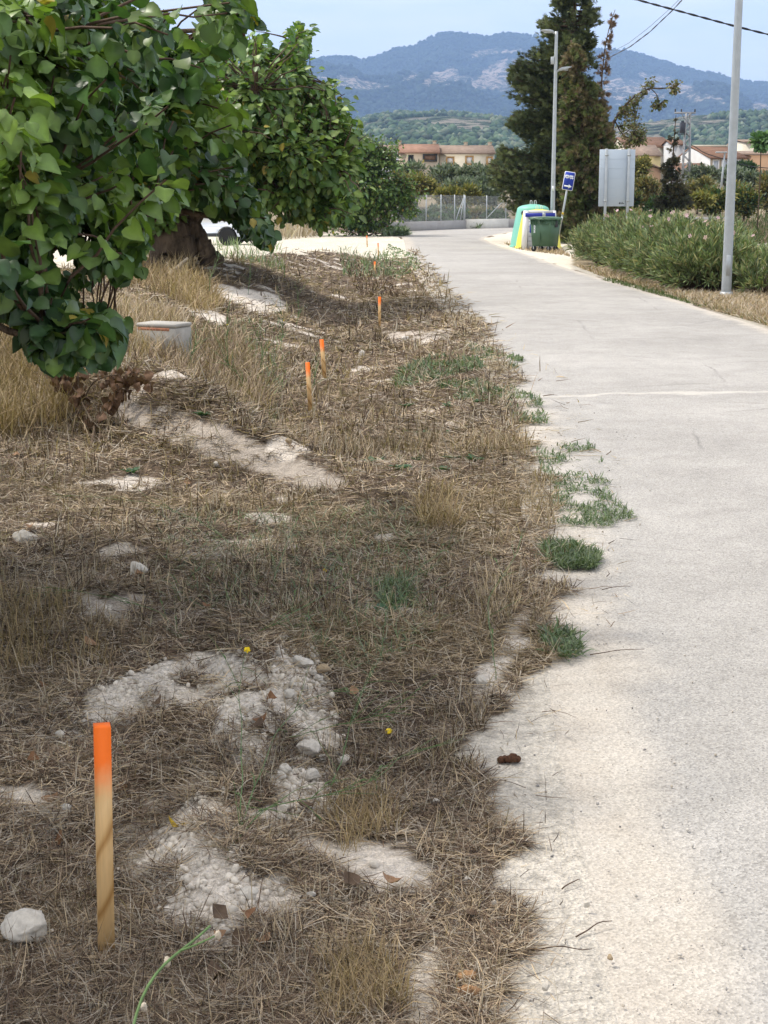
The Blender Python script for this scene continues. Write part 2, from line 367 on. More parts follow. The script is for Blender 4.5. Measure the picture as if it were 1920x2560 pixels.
b, tr, ed, r, e = surfaces(X, Y, Z)
n1 = fbm(X, Y, 2.5, 5, 61)[:, None]; n2 = fbm(X, Y, .4, 4, 62)[:, None]; n3 = fbm(X, Y, .02, 5, 63)[:, None]
straw = np.array([.165, .122, .085])*(.5+.9*n1)
C = np.where((Y > 9)[:, None], straw*1.15, straw)
C = C*(1-.0)
b3 = b[:, None]; C = C*(1-b3)+b3*np.array([.90, .81, .70])*(.75+.45*n1)
C = np.where(ed[:, None] > 0, np.array([.66, .605, .52])*(.88+.26*n1), C)
C = np.where(tr[:, None] > 0, np.array([.78, .71, .58])*(.85+.3*n1), C)
RIGHTV = (X > 4) & (Y > 8) & (Y < 60) & (r > .0) & (tr < .5)
C = np.where(RIGHTV[:, None], np.array([.36, .29, .19])*(.7+.6*n1), C)
C = np.where((RIGHTV & (X > 7.2) & (Y > 20))[:, None], np.array([.42, .38, .30])*(.7+.6*n1), C)
C = np.where(RIGHTV[:, None] & (r < .35)[:, None], np.array([.52, .48, .40])*(.85+.3*n1), C)
farc = (Y > 88)[:, None]; C = np.where(farc, np.array([.30, .25, .17])*(.5+n2)*(.8+.4*n1), C)
vf = (Y > 300)[:, None]; C = np.where(vf, np.array([.10, .12, .06])*(.5+n3), C)
def ground_mat():
    m, t, b = nodes('soil_and_thatch', .95, .1); a = N(t, 'ShaderNodeAttribute', attribute_name='Col').outputs['Color']; co = objco(t)
    f1 = noise(t, co, 22, 8, .75); f2 = noise(t, co, 140, 4, .7)
    vo = N(t, 'ShaderNodeTexVoronoi'); vo.inputs['Scale'].default_value = 90; t.links.new(co, vo.inputs['Vector'])
    c = mixc(t, a, ramp(t, f1, [(.3, .55), (.55, 1.), (.8, 1.15)]), 1, 'MULTIPLY')
    c = mixc(t, c, ramp(t, f2, [(.3, .7), (.6, 1.1)]), 1, 'MULTIPLY')
    c = mixc(t, c, ramp(t, vo.outputs['Color'], [(.1, .78), (.9, 1.2)]), .6, 'MULTIPLY')
    t.links.new(c, b.inputs['Base Color']); h = mixc(t, f1, vo.outputs['Distance'], .35); bump(t, b, h, .9, .03)
    return m
nxl, nyl = len(gx), len(gy); I, J = np.meshgrid(np.arange(nxl-1), np.arange(nyl-1)); q = (J*nxl+I).ravel()
g = mesh_np('ground', np.c_[X, Y, Z], np.c_[q, q+1, q+nxl+1, q+nxl], ground_mat(), colr=C, smooth=True); tag(g, 'dry grassy verge and chalky soil', 'ground', kind='structure')
# ------------------------------------------------------------------ road sheet
def road_mat():
    m, t, b = nodes('worn_asphalt', .92, .15); co = objco(t); ed = N(t, 'ShaderNodeAttribute', attribute_name='edge').outputs['Fac']
    big = noise(t, co, .35, 5, .6); mid = noise(t, co, 3.2, 6, .7); fine = noise(t, co, 130, 3, .8)
    vo = N(t, 'ShaderNodeTexVoronoi'); vo.inputs['Scale'].default_value = 150; t.links.new(co, vo.inputs['Vector'])
    agg = ramp(t, vo.outputs['Color'], [(.0, (.085, .082, .08)), (.25, (.26, .25, .235)), (.6, (.385, .37, .345)), (1, (.58, .555, .51))])
    agg = mixc(t, agg, (.40, .38, .35), .38)
    agg = mixc(t, agg, ramp(t, big, [(.3, .82), (.7, 1.14)]), 1, 'MULTIPLY'); agg = mixc(t, agg, ramp(t, mid, [(.3, .88), (.7, 1.1)]), 1, 'MULTIPLY')
    dust = mixc(t, ramp(t, mid, [(.3, (.46, .41, .345)), (.7, (.54, .50, .44))]), ramp(t, fine, [(.3, .8), (.7, 1.08)]), 1, 'MULTIPLY'); dust = mixc(t, dust, ramp(t, vo.outputs['Color'], [(.0, .72), (.8, 1.16)]), 1, 'MULTIPLY')
    # dust fades in towards the edges, broken up by noise
    s = N(t, 'ShaderNodeMath', operation='MULTIPLY'); t.links.new(noise(t, co, 1.6, 7, .62), s.inputs[0]); s.inputs[1].default_value = 1.7
    s2 = N(t, 'ShaderNodeMath', operation='SUBTRACT'); t.links.new(s.outputs[0], s2.inputs[0]); t.links.new(ed, s2.inputs[1])
    fac = ramp(t, s2.outputs[0], [(.10, .08), (.34, .5), (.62, 1.)])
    c = mixc(t, agg, dust, fac)
    # loose crossing seam with pale grit
    sx = N(t, 'ShaderNodeSeparateXYZ'); t.links.new(co, sx.inputs[0])
    wob = N(t, 'ShaderNodeMath', operation='MULTIPLY_ADD'); t.links.new(noise(t, co, 1.3, 5, .6), wob.inputs[0]); wob.inputs[1].default_value = .9; wob.inputs[2].default_value = -13.55
    yy = N(t, 'ShaderNodeMath', operation='ADD'); t.links.new(sx.outputs['Y'], yy.inputs[0]); t.links.new(wob.outputs[0], yy.inputs[1])
    tilt = N(t, 'ShaderNodeMath', operation='MULTIPLY_ADD'); t.links.new(sx.outputs['X'], tilt.inputs[0]); tilt.inputs[1].default_value = -.16; t.links.new(yy.outputs[0], tilt.inputs[2])
    ab = N(t, 'ShaderNodeMath', operation='ABSOLUTE'); t.links.new(tilt.outputs[0], ab.inputs[0])
    c = mixc(t, c, (.64, .60, .53), ramp(t, ab.outputs[0], [(.02, .5), (.10, 0.)]))
    # thin dark cracks
    cr = N(t, 'ShaderNodeTexVoronoi', feature='DISTANCE_TO_EDGE'); cr.inputs['Scale'].default_value = .42
    wv = mixc(t, co, noise(t, co, 2.0, 5, .7), .12)
    t.links.new(wv, cr.inputs['Vector']); brk = ramp(t, noise(t, co, .8, 3), [(.45, 0.), (.6, 1.)])
    crk = mixc(t, (0, 0, 0), ramp(t, cr.outputs['Distance'], [(.0, .5), (.006, 0.)]), brk)
    c = mixc(t, c, (.12, .115, .11), crk)
    t.links.new(c, b.inputs['Base Color']); bump(t, b, vo.outputs['Distance'], .5, .006)
    return m
K = 14; a = np.linspace(0, 1, K)[None, :, None]; G = LEs[:, None]*(1-a)+REs[:, None]*a
G = G.reshape(-1, 2); dL = segdist(G[:, 0], G[:, 1], LEs[::3]); dR = segdist(G[:, 0], G[:, 1], REs[::3])
dw = np.interp(G[:, 1], [0, 4, 8, 14, 30], [.34, .38, .45, .45, .4])
edge = np.minimum((dL-.12)/dw, dR/.35); q = (np.arange(len(LEs)-1)[:, None]*K+np.arange(K-1)).ravel()
crown = .012*np.sin(np.pi*np.tile(np.linspace(0, 1, K), len(LEs)))
rd = mesh_np('road', np.c_[G, crown], np.c_[q, q+1, q+K+1, q+K], road_mat(), extra={'edge': edge}, smooth=True); tag(rd, 'pale worn asphalt country road curving right', 'road', kind='structure')
# ------------------------------------------------------------------ mountains and hills (heightfields on azimuth x distance grids)
SK = np.array([(-500, 150), (0, 120), (300, 112), (532, 133), (636, 153), (694, 165), (810, 168), (860, 169), (883, 168), (905, 177), (941, 166), (984, 148), (1032, 143), (1062, 127), (1104, 111), (1130, 108), (1169, 114), (1211, 124), (1251, 114), (1280, 112), (1329, 119), (1400, 138), (1520, 153), (1549, 155), (1608, 172), (1673, 189), (1722, 203), (1771, 208), (1829, 220), (1920, 228), (2400, 262)], float)
ROCK = [[(1019, 230), (1060, 205), (1090, 180), (1120, 172), (1150, 180), (1165, 205), (1100, 215), (1050, 222)], [(1165, 200), (1215, 165), (1300, 145), (1330, 200), (1290, 240), (1230, 230), (1180, 220)], [(1170, 140), (1230, 125), (1330, 122), (1300, 133), (1200, 150)],
        [(800, 182), (860, 190), (930, 200), (985, 225), (940, 232), (840, 215)], [(1010, 176), (1055, 180), (1050, 199), (1012, 197)], [(1600, 180), (1690, 192), (1740, 222), (1800, 242), (1830, 268), (1760, 262), (1690, 240), (1630, 215), (1590, 192)], [(1490, 190), (1600, 200), (1680, 245), (1560, 255), (1480, 230)], [(640, 165), (780, 178), (820, 195), (700, 190)], [(1880, 260), (1990, 270), (1960, 300), (1890, 290)]]
def mountain_mat(name, forest, rock):
    m, t, b = nodes(name, .95, .05); k = N(t, 'ShaderNodeAttribute', attribute_name='rock').outputs['Fac']; co = objco(t)
    f = noise(t, co, .035, 8, .8); g = noise(t, co, .004, 5, .6); vo = N(t, 'ShaderNodeTexVoronoi'); vo.inputs['Scale'].default_value = .07; t.links.new(co, vo.inputs['Vector'])
    fc = mixc(t, tuple(x*.6 for x in forest), tuple(x*1.5 for x in forest), ramp(t, f, [(.3, 0.), (.7, 1.)])); fc = mixc(t, fc, ramp(t, vo.outputs['Distance'], [(.1, 1.7), (.8, .25)]), 1, 'MULTIPLY')
    rc = mixc(t, tuple(x*.7 for x in rock), rock, ramp(t, g, [(.35, 0.), (.65, 1.)]))
    s = N(t, 'ShaderNodeMath', operation='ADD'); t.links.new(k, s.inputs[0]); s1 = N(t, 'ShaderNodeMath', operation='MULTIPLY_ADD'); t.links.new(f, s1.inputs[0]); s1.inputs[1].default_value = 5.5; s1.inputs[2].default_value = -3.2; t.links.new(s1.outputs[0], s.inputs[1])
    t.links.new(mixc(t, fc, rc, ramp(t, s.outputs[0], [(.38, 0.), (.55, 1.)])), b.inputs['Base Color']); bump(t, b, f, 1, 14)
    return m
def heightfield(name, label, Ys, us, hfun, mat, rockfun):
    Ug, Yg = np.meshgrid(us, Ys); Xg = (Ug-960)/F_PX*Yg; Zg = hfun(Ug, Yg, Xg)
    uu, vv = proj(Xg, Yg, Zg); k = rockfun(uu, vv, Xg, Yg)
    n = len(us); I, J = np.meshgrid(np.arange(n-1), np.arange(len(Ys)-1)); q = (J*n+I).ravel()
    o = mesh_np(name, np.c_[Xg.ravel(), Yg.ravel(), Zg.ravel()], np.c_[q, q+1, q+n+1, q+n], mat, extra={'rock': k.ravel()}, smooth=True)
    return tag(o, label, 'hills', kind='structure')
def zskyline(u, Y): v = np.interp(u, SK[:, 0], SK[:, 1]); return CAMH+(490-v)/F_PX*Y*1.0
def h_m(U, Yg, Xg):
    Yr = 7600.; t = (Yg-3600)/(Yr-3600); H = zskyline(U, Yr)*1.012
    up = .06+.94*np.clip(t, 0, 1)**1.25; dn = 1-ss(1, 1.5, t)*.7
    w_ = np.sin(np.clip(t, 0, 1)*math.pi); g_ = fbm(Xg+Yg*.25, Yg*.45, .0016, 5, 3)-.5; g2 = fbm(Xg, Yg, .006, 4, 8)-.5
    return H*up*dn+w_*(380*g_+110*g2)*.9+(g2*26)*(t > .95)
def k_m(u, v, x, y):
    du = (fbm(u, v, .03, 4, 3)-.5)*70; dv = (fbm(u, v, .03, 4, 6)-.5)*26; k = np.zeros(u.shape)
    for P in ROCK: k = np.maximum(k, inpoly(u+du, v+dv, P)*.80)
    k = k+(fbm(u, v*3, .02, 4, 12) > .62)*.28*(v < 300)
    return k
heightfield('mountains', 'high forested mountain range with pale rock slopes', lines([(3600, 9800, 60, 70)]), np.arange(-700, 2700, 9.), h_m, mountain_mat('mountain_slope', (.028, .045, .025), (.48, .385, .30)), k_m)
HK = np.array([(-500, 345), (700, 330), (880, 335), (1000, 322), (1100, 318), (1180, 322), (1260, 335), (1330, 342), (1500, 350), (1620, 335), (1700, 322), (1800, 318), (1920, 312), (2300, 300)], float)
def h_h(U, Yg, Xg):
    Yr = 2300.; t = (Yg-500)/(Yr-500); v = np.interp(U, HK[:, 0], HK[:, 1]); H = (490-v)/F_PX*Yr
    up = ss(0, 1, t)*.9+.1*t; n_ = fbm(Xg, Yg, .0035, 5, 31)-.5
    return np.where(t < 1, H*up, H*(1-.55*ss(1, 1.8, t)))+n_*38*ss(.05, .5, t)+3.5
def k_h(u, v, x, y): return .38+.4*(fbm(x, y*.4, .012, 4, 15) > .58)+.2*(fbm(x, y, .02, 3, 19)-.5)*2
heightfield('hills', 'low green foothills behind the village', lines([(500, 3500, 25, 60)]), np.arange(-600, 2600, 9.), h_h, mountain_mat('foothill_scrub', (.075, .105, .055), (.42, .37, .29)), k_h)
def hill_trees(name, label, n, y0, y1, hf, kf, r0, r1, cols, kmax):
    import bmesh
    bm = bmesh.new(); bmesh.ops.create_icosphere(bm, subdivisions=1, radius=1); IV_ = np.array([v.co[:] for v in bm.verts]); IF_ = np.array([[v.index for v in f.verts] for f in bm.faces]); bm.free()
    u = rng.uniform(400, 2050, n); y = rng.uniform(y0, y1, n); x = (u-960)/F_PX*y; z = hf(u, y, x); uu, vv = proj(x, y, z); k = kf(uu, vv, x, y)+.5*(fbm(x, y, .012, 3, 71)-.5); m = k < kmax; x, y, z = x[m], y[m], z[m]; n = len(x)
    s = rng.uniform(r0, r1, n); V = IV_[None]*s[:, None, None]*np.array([1, 1, .9])*(1+.25*rng.normal(size=(n, len(IV_), 1)))+np.stack([x, y, z+s*.3], -1)[:, None]
    c = np.repeat(cols[rng.integers(0, len(cols), n)]*(.7+.6*rng.random((n, 1))), len(IV_), 0); o = mesh_np(name, V.reshape(-1, 3), (IF_[None]+(np.arange(n)*len(IV_))[:, None, None]).reshape(-1, 3), attrmat(name+'_leaf', .9, 0, .3, .3, .05), None, c); tag(o, label, 'wood', kind='stuff')
hill_trees('foothill_wood', 'scrubby trees dotted over the low foothills behind the village', 15000, 900, 2450, h_h, k_h, 2.2, 5.0, 1.5*np.array([[.05, .08, .045], [.07, .10, .055], [.11, .13, .085], [.05, .075, .045]]), .58)
hill_trees('mountain_forest', 'dark pine forest covering the mountain slopes and ridges', 26000, 4600, 7750, h_m, k_m, 5, 11, np.array([[.03, .048, .028], [.04, .06, .035], [.025, .04, .024]]), .50)
# ------------------------------------------------------------------ haze
hb = MB(); hb.box((0, 6000, 680), (16000, 13000, 1420))
hz_ = hb.obj('haze', None); tag(hz_, 'pale blue air between here and the mountains', 'haze', kind='stuff')
hm = bpy.data.materials.new('haze_air'); hm.use_nodes = True; t = hm.node_tree; t.nodes.remove(t.nodes['Principled BSDF'])
pv = N(t, 'ShaderNodeVolumePrincipled'); pv.inputs['Color'].default_value = (.42, .62, 1, 1); pv.inputs['Density'].default_value = 1.15e-4; pv.inputs['Anisotropy'].default_value = .0
t.links.new(pv.outputs[0], t.nodes['Material Output'].inputs['Volume']); hz_.data.materials.append(hm)
# ------------------------------------------------------------------ trees
LEAF_V = np.array([(0, 0, 0), (0, .36, 0), (0, .70, -.03), (0, 1.0, -.16), (.26, -.05, .05), (.47, .12, .10), (.53, .40, .05), (.42, .68, .03), (.20, .86, -.09), (-.26, -.05, .05), (-.47, .14, .08), (-.52, .42, .09), (-.43, .66, -.01), (-.19, .87, -.07)], float)
LEAF_F = [np.array([(0, 4, 5, 1), (1, 5, 6, 2), (2, 7, 8, 3), (0, 1, 10, 9), (1, 2, 11, 10), (2, 3, 13, 12)]), np.array([(2, 6, 7), (2, 12, 11)])]
# a wavier twin of the leaf
LEAF_W = LEAF_V.copy(); LEAF_W[:, 2] += .10*np.sin(LEAF_V[:, 1]*6+LEAF_V[:, 0]*4); LEAF_W[:, 0] *= .92
LEAF_C = LEAF_V.copy(); LEAF_C[:, 2] += -.32*LEAF_V[:, 1]**2+.35*np.abs(LEAF_V[:, 0])
LITE_V = np.array([(0, 0, 0), (0, .5, -.02), (0, 1, -.15), (.40, .30, .10), (.30, .7, .02), (-.40, .30, .10), (-.30, .7, .02)], float)
LITE_F = [np.array([(0, 3, 4, 1), (0, 1, 6, 5)]), np.array([(1, 4, 2), (1, 2, 6)])]
def rand_unit(n): return unit(rng.normal(size=(n, 3)))
def sample_poly(P, n, pad=0):
    P = np.array(P, float); lo = P.min(0); hi = P.max(0); out = []
    while sum(len(o) for o in out) < n:
        q = rng.uniform(lo, hi, (n*2, 2)); out.append(q[inpoly(q[:, 0], q[:, 1], P)])
    return np.vstack(out)[:n]
def limb_nodes(limbs, step):
    pts = []; rad = []
    for P, r0, r1 in limbs:
        P = np.array(P, float); d = np.r_[0, np.cumsum(np.linalg.norm(np.diff(P, axis=0), axis=1))]; m = max(3, int(d[-1]/step))
        t = np.linspace(0, d[-1], m); Q = np.stack([np.interp(t, d, P[:, k]) for k in range(3)], -1); pts.append(Q); rad.append(np.linspace(r0, r1, m))
    return pts, rad
def wiggle(P, amp):
    P = np.array(P, float); P[1:-1] += rng.normal(size=P[1:-1].shape)*amp; return smooth(np.asarray(P), 1)
def twigs_from(ends, limbs, r0, r1, sag=.1, m=7):
    pts, rad = limb_nodes(limbs, .25 if r0 < .02 else .5); nodes_ = np.vstack(pts)
    tree = []
    d = np.zeros((len(ends), len(nodes_)))
    for i in range(0, len(ends), 500):
        dd = ends[i:i+500, None]-nodes_[None]; d[i:i+500] = np.linalg.norm(dd, axis=2)+np.maximum(0, -dd[..., 2])*.25
    idx = d.argmin(1); A = nodes_[idx]; L = np.linalg.norm(ends-A, axis=1)
    t = np.linspace(0, 1, m)[None, :, None]; mid = (A+ends)/2+np.c_[rng.normal(size=(len(ends), 2))*.08, np.full(len(ends), sag)]*L[:, None]
    Pp = (1-t)**2*A[:, None]+2*t*(1-t)*mid[:, None]+t**2*ends[:, None]
    Pp[:, 1:-1] += rng.normal(size=Pp[:, 1:-1].shape)*.015*L[:, None, None]
    Rr = np.linspace(1, 0, m)[None]*(r0-r1)+r1+np.zeros((len(ends), 1)); return Pp, Rr, L
def leaves_on(Pp, per, span, size, tmpl, cols, droop=.6, light=None, jit=.03, sz_var=.25, outw=None):
    n, m, _ = Pp.shape; tt = 1-rng.random((n, per))**1.2*np.minimum(1, span/ (np.linalg.norm(Pp[:, -1]-Pp[:, 0], axis=1)[:, None]+1e-6))
    k = tt*(m-1); i0 = np.clip(k.astype(int), 0, m-2); fr = (k-i0)[..., None]; r = np.arange(n)[:, None]
    pos = (Pp[r, i0]*(1-fr)+Pp[r, i0+1]*fr).reshape(-1, 3); tan = unit((Pp[r, i0+1]-Pp[r, i0]).reshape(-1, 3))
    side = rand_unit(len(pos)); side = unit(side-tan*(side*tan).sum(1, keepdims=True))
    dirv = unit(side*1.0+tan*.5+np.array([0, 0, -droop])); pos = pos+dirv*jit*rng.random((len(pos), 1))+side*jit*rng.random((len(pos), 1))
    nrm = unit(np.array([0, 0, 1.])+rand_unit(len(pos))*.75+(0 if outw is None else outw))
    s = size*(1+sz_var*rng.normal(size=len(pos))); s = np.clip(s, size*.4, size*1.5)
    c = cols[rng.integers(0, len(cols), len(pos))]*(1+.18*rng.normal(size=(len(pos), 1)))
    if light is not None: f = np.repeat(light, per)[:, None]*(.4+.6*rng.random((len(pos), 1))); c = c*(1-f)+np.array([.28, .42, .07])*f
    yl = rng.random(len(c)) < .012; c[yl] = np.array([.34, .27, .05]); return pos, dirv, nrm, s, np.clip(c, .005, 1)
def plant(root, ends, limbs, leaf, nper, span, size, tmpls, cols, tw=(.008, .003), droop=.6, light=None, mat=None, jit=.03, sides=5, twmat=None, crown='crown', limbname='limb', sag=.1, outw=None, trunkpts=1, keepf=None):
    Pp, Rr, L = twigs_from(ends, limbs, tw[0], tw[1], sag)
    if keepf is not None: km = keepf(Pp.reshape(-1, 3)).reshape(len(Pp), -1).mean(1) > .8; Pp, Rr = Pp[km], Rr[km]; light = None if light is None else light[km]
    loc = root.location
    for k, (P, r0, r1) in enumerate(limbs):
        mb = MB(); P = np.array(P, float); Q = resample3(P, max(8, int(len(P)*5))); Q = wob(Q, r0*.5) if r0 < .12 else wob(Q, r0*.12)
        mb.tube(Q, np.linspace(r0, r1, len(Q))*(1+.12*rng.normal(size=len(Q))) if r0 > .03 else np.linspace(r0, r1, len(Q)), 12 if r0 > .1 else 8)
        mb.obj('trunk' if k < trunkpts else limbname, M_bark, root, True, loc=loc)
    V, Fq = tubes(Pp, Rr, sides); mesh_np('twigs', V, Fq, twmat or M_twig, root, smooth=True, loc=loc)
    pos, dv, nr, s, c = leaves_on(Pp, nper, span, size, None, cols, droop, light, jit, outw=outw)
    if keepf is not None: kk_ = keepf(pos+dv*s[:, None]*.6); pos, dv, nr, s, c = pos[kk_], dv[kk_], nr[kk_], s[kk_], c[kk_]
    parts = []; k = rng.integers(0, len(tmpls), len(pos))
    for i, (tv, tf) in enumerate(tmpls):
        q = k == i; V, Fs, Cc = scatter(tv, tf, pos[q], dv[q], nr[q], s[q], c[q]); mul = np.where(np.abs(tv[:, 0]) < .01, 1.35, .9); Cc = Cc*np.tile(mul, q.sum())[:, None]; parts.append((V, Fs, Cc))
    V, Fs, Cc = join(parts); return mesh_np(crown, V, Fs, mat or M_leaf, root, Cc, loc=loc, smooth=(len(tmpls[0][0]) > 8))
def resample3(P, n):
    P = np.array(P, float); d = np.r_[0, np.cumsum(np.linalg.norm(np.diff(P, axis=0), axis=1))]; t = np.linspace(0, d[-1], n)
    Q = np.stack([np.interp(t, d, P[:, k]) for k in range(3)], -1); return smooth(Q, 2)
def wob(P, a):
    P = P.copy(); n = rng.normal(size=P.shape)*a; n[0] = n[-1] = 0; return P+smooth(n, 1)
FULL = [(LEAF_V, LEAF_F), (LEAF_W, LEAF_F), (LEAF_C, LEAF_F)]; LITE = [(LITE_V, LITE_F)]
# --- tree A: big leaves close by on the left, trunk outside the frame
PA = [(-80, -80), (350, -60), (375, 15), (428, 12), (440, 70), (455, 110), (495, 95), (505, 30), (520, -60), (650, -60), (640, 45), (592, 135), (545, 140), (530, 190), (610, 240), (620, 350), (595, 440), (650, 500), (690, 600), (680, 620), (640, 610), (590, 560), (550, 530), (510, 535), (450, 505), (440, 540), (385, 550), (380, 650), (340, 700), (305, 715), (262, 690), (235, 660), (205, 690), (215, 740), (300, 800), (305, 840), (280, 900), (250, 915), (155, 925), (100, 905), (50, 860), (30, 790), (-80, 800)]
HOLE = [[(385, 570), (400, 545), (520, 548), (540, 600), (500, 690), (370, 690)], [(455, -40), (520, -40), (500, 60), (470, 105), (440, 80)], [(120, 600), (190, 640), (185, 700), (120, 690)], [(185, 720), (270, 730), (225, 770), (180, 760)], [(200, 560), (250, 600), (225, 640), (190, 620)]]
cA = np.array([[.070, .140, .042], [.055, .115, .042], [.10, .18, .050], [.040, .088, .034], [.13, .20, .05]])
rootA = thing('broadleaf_tree', 'large-leaved dark green tree filling the upper left corner closest to the camera', 'tree', (-3.7, 5.6, 0), group=None)
TA = np.array([-3.7, 5.6, 0.])
hubA = TA+np.array([.1, 0, 1.5])
def YA(u, v): return 4.4+np.clip(u, 0, 700)/700*2.9
limbsA = [([TA+(0, 0, -.2), TA+(.05, 0, .8), hubA], .19, .15)]
for (u, v, Yd) in [(330, 250, 6.6), (610, 90, 7.2), (640, 560, 7.6), (300, 480, 6.4), (330, 670, 5.6), (120, 850, 4.6), (60, 560, 5), (60, 100, 5.2), (500, 380, 7.4), (200, 330, 7.6)]:
    e_ = at(u, v, Yd); mid = hubA*.5+e_*.5+np.array([0, 0, .35]); limbsA.append(([hubA, hubA*.75+mid*.3+np.array([0, 0, .1]), mid, e_*.85+mid*.15, e_], .05, .009))
for d_ in [(-1.6, .5, 1.8), (-.9, -2.2, 1.5), (.7, -2.6, 1.2), (1.1, -1.6, 1.9), (.9, 1.2, 2.2), (.4, 3.0, 1.6), (-1.6, 2, 1.2), (1.6, .1, 1.7), (-1.5, -1.5, 1)]:
    e_ = hubA+np.array(d_); limbsA.append(([hubA, hubA*.5+e_*.5+np.array([0, 0, .3]), e_], .07, .015))
q = sample_poly(PA, 1250)
ok = np.ones(len(q), bool)
for Hh in HOLE: ok &= ~inpoly(q[:, 0], q[:, 1], Hh)
q = q[ok]; cA_ = np.array([[260, 330]]); q = cA_+(q-cA_)*np.array([.95, .97]); q[:, 1] -= 12
kc = q[:170]; ci = rng.integers(0, 170, len(q)); ci[:170] = np.arange(170); Yk = YA(kc[:, 0], kc[:, 1])+rng.random(170)**1.3*2.0
mixw = (rng.random(len(q)) < .8)[:, None]; q = np.where(mixw, kc[ci]+rng.normal(size=(len(q), 2))*np.array([30, 32]), q); okk = inpoly(q[:, 0], q[:, 1]+12, PA); q = q[okk]; ci = ci[okk]
Yq = Yk[ci]+rng.normal(size=len(q))*.16+np.where(rng.random(len(q)) < .2, rng.random(len(q))*1.0, 0)
E1 = at(q[:, 0], q[:, 1], Yq)
E2 = rand_unit(1300)*np.cbrt(rng.random((1300, 1)))*np.array([1.8, 3.6, 1.3])+np.array([-3.45, 4.9, 3.0])  # out-of-view part of the crown, added to shade the foreground verge
u, v = proj(*E2.T); inside = (u > -90) & (u < 2000) & (v > -90) & (v < 2600); E2 = E2[~inside]
ex = []
for P, k, y0 in [([(525, -40), (650, -40), (640, 40), (595, 120), (545, 120), (525, 40)], 60, 6.3), ([(560, 440), (640, 480), (690, 600), (650, 600), (590, 540)], 45, 7.0), ([(60, 780), (120, 740), (240, 800), (300, 830), (250, 900), (100, 890), (50, 850)], 44, 4.4), ([(250, 550), (370, 560), (370, 640), (310, 690), (260, 660)], 34, 5.2), ([(0, 560), (120, 560), (110, 700), (0, 740)], 34, 4.6)]:
    q = sample_poly(P, k); ex.append(at(q[:, 0], q[:, 1], y0+rng.random(k)*1.1))
EA = np.vstack([E1, E2]+ex); u, v = proj(*EA.T)
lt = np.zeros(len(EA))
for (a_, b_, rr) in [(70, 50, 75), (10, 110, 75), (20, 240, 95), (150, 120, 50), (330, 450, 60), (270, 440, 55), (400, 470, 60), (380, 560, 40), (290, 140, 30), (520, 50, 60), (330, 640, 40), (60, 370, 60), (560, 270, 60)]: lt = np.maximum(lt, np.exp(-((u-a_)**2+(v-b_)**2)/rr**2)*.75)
def keepA(p):
    u, v = proj(*p.T); ins = (u > -60) & (u < 1980) & (v > -60) & (v < 2620) & (p[:, 1] > .3); n_ = (vn(u/30., v/30., 5)-.5)*64; ok = inpoly(u+n_, v+n_*.7, PA)
    for Hh in HOLE: ok &= ~inpoly(u, v, Hh)
    return ~ins | ok
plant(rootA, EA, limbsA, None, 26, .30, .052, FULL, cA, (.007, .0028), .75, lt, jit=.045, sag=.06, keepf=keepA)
# --- tree B and C, further along the verge
cB = 1.1*np.array([[.15, .22, .05], [.10, .18, .045], [.20, .28, .065], [.06, .12, .035], [.11, .19, .045]])
def vol_ends(P, n, Y0, dY, shellpow=.6, cz=None):
    q = sample_poly(P, n); c = np.array(P).mean(0) if cz is None else np.array(cz); Pn = np.array(P, float)
    d = segdist(q[:, 0], q[:, 1], Pn, True); th = np.sqrt(np.clip(d/ (d.max()+1e-6), 0.03, 1))
    s = np.where(rng.random(n) < .62, -1, 1); return at(q[:, 0], q[:, 1], Y0+s*dY*th*rng.random(n)**shellpow)
PB = [(250, 100), (400, 110), (535, 130), (575, 165), (610, 170), (625, 112), (640, 110), (645, 155), (668, 175), (712, 168), (725, 150), (735, 100), (752, 100), (742, 155), (762, 180), (775, 235), (830, 220), (832, 262), (875, 298), (888, 380), (885, 480), (855, 530), (790, 545), (700, 520), (640, 500), (600, 480), (500, 500), (400, 540), (300, 540), (200, 400)]
bB = gp(470, 668); bB[2] -= .1; YB = bB[1]
rootB = thing('broadleaf_tree', 'leafy green fruit tree with a thick cracked double trunk beside the white car', 'tree', bB)
def pB(u, v, dy=0): return at(u, v, YB+dy)
limbsB = [([bB+(-.38, 0, 0), pB(432, 630), pB(428, 590), pB(425, 540), pB(420, 470)], .36, .22), ([bB+(.45, .25, 0), pB(512, 630, .2), pB(495, 600, .2), pB(480, 560, .2), pB(500, 480, .2)], .21, .12),
          ([pB(420, 470), pB(500, 380, .3), pB(620, 250, .2), pB(700, 190)], .18, .03), ([pB(500, 480, .2), pB(620, 420, -1), pB(760, 400, -1.2), pB(840, 420, -1)], .14, .03), ([pB(420, 470), pB(380, 330, 1), pB(420, 180, .5)], .16, .04), ([pB(500, 480, .2), pB(640, 400, 1.5), pB(780, 300, 1.8)], .12, .03), ([pB(420, 470), pB(560, 330, -1.6), pB(640, 230, -1.6)], .12, .03), ([pB(620, 420, -1), pB(720, 500, -1), pB(800, 520, -.6)], .07, .02), ([pB(620, 250, .2), pB(735, 110, 0)], .04, .01)]
def sprigs(P, n, out, Y0, dY):
    P = np.array(P, float); c = P.mean(0); i = rng.integers(0, len(P), n); t = rng.random((n, 1)); q = P[i]*(1-t)+P[(i+1) % len(P)]*t; q = q+unit(q-c)*rng.random((n, 1))**2*out+rng.normal(size=(n, 2))*3; return at(q[:, 0], q[:, 1], Y0+rng.normal(size=n)*dY)
EB = np.vstack([vol_ends(PB, 3200, YB, 2.6), sprigs(PB, 220, 34, YB, 1.0)])
plant(rootB, EB, limbsB, None, 12, 1.0, .125, LITE, cB, (.02, .006), .6, None, M_leaf, .10, 3, outw=np.array([0, -.3, 0]), trunkpts=2)
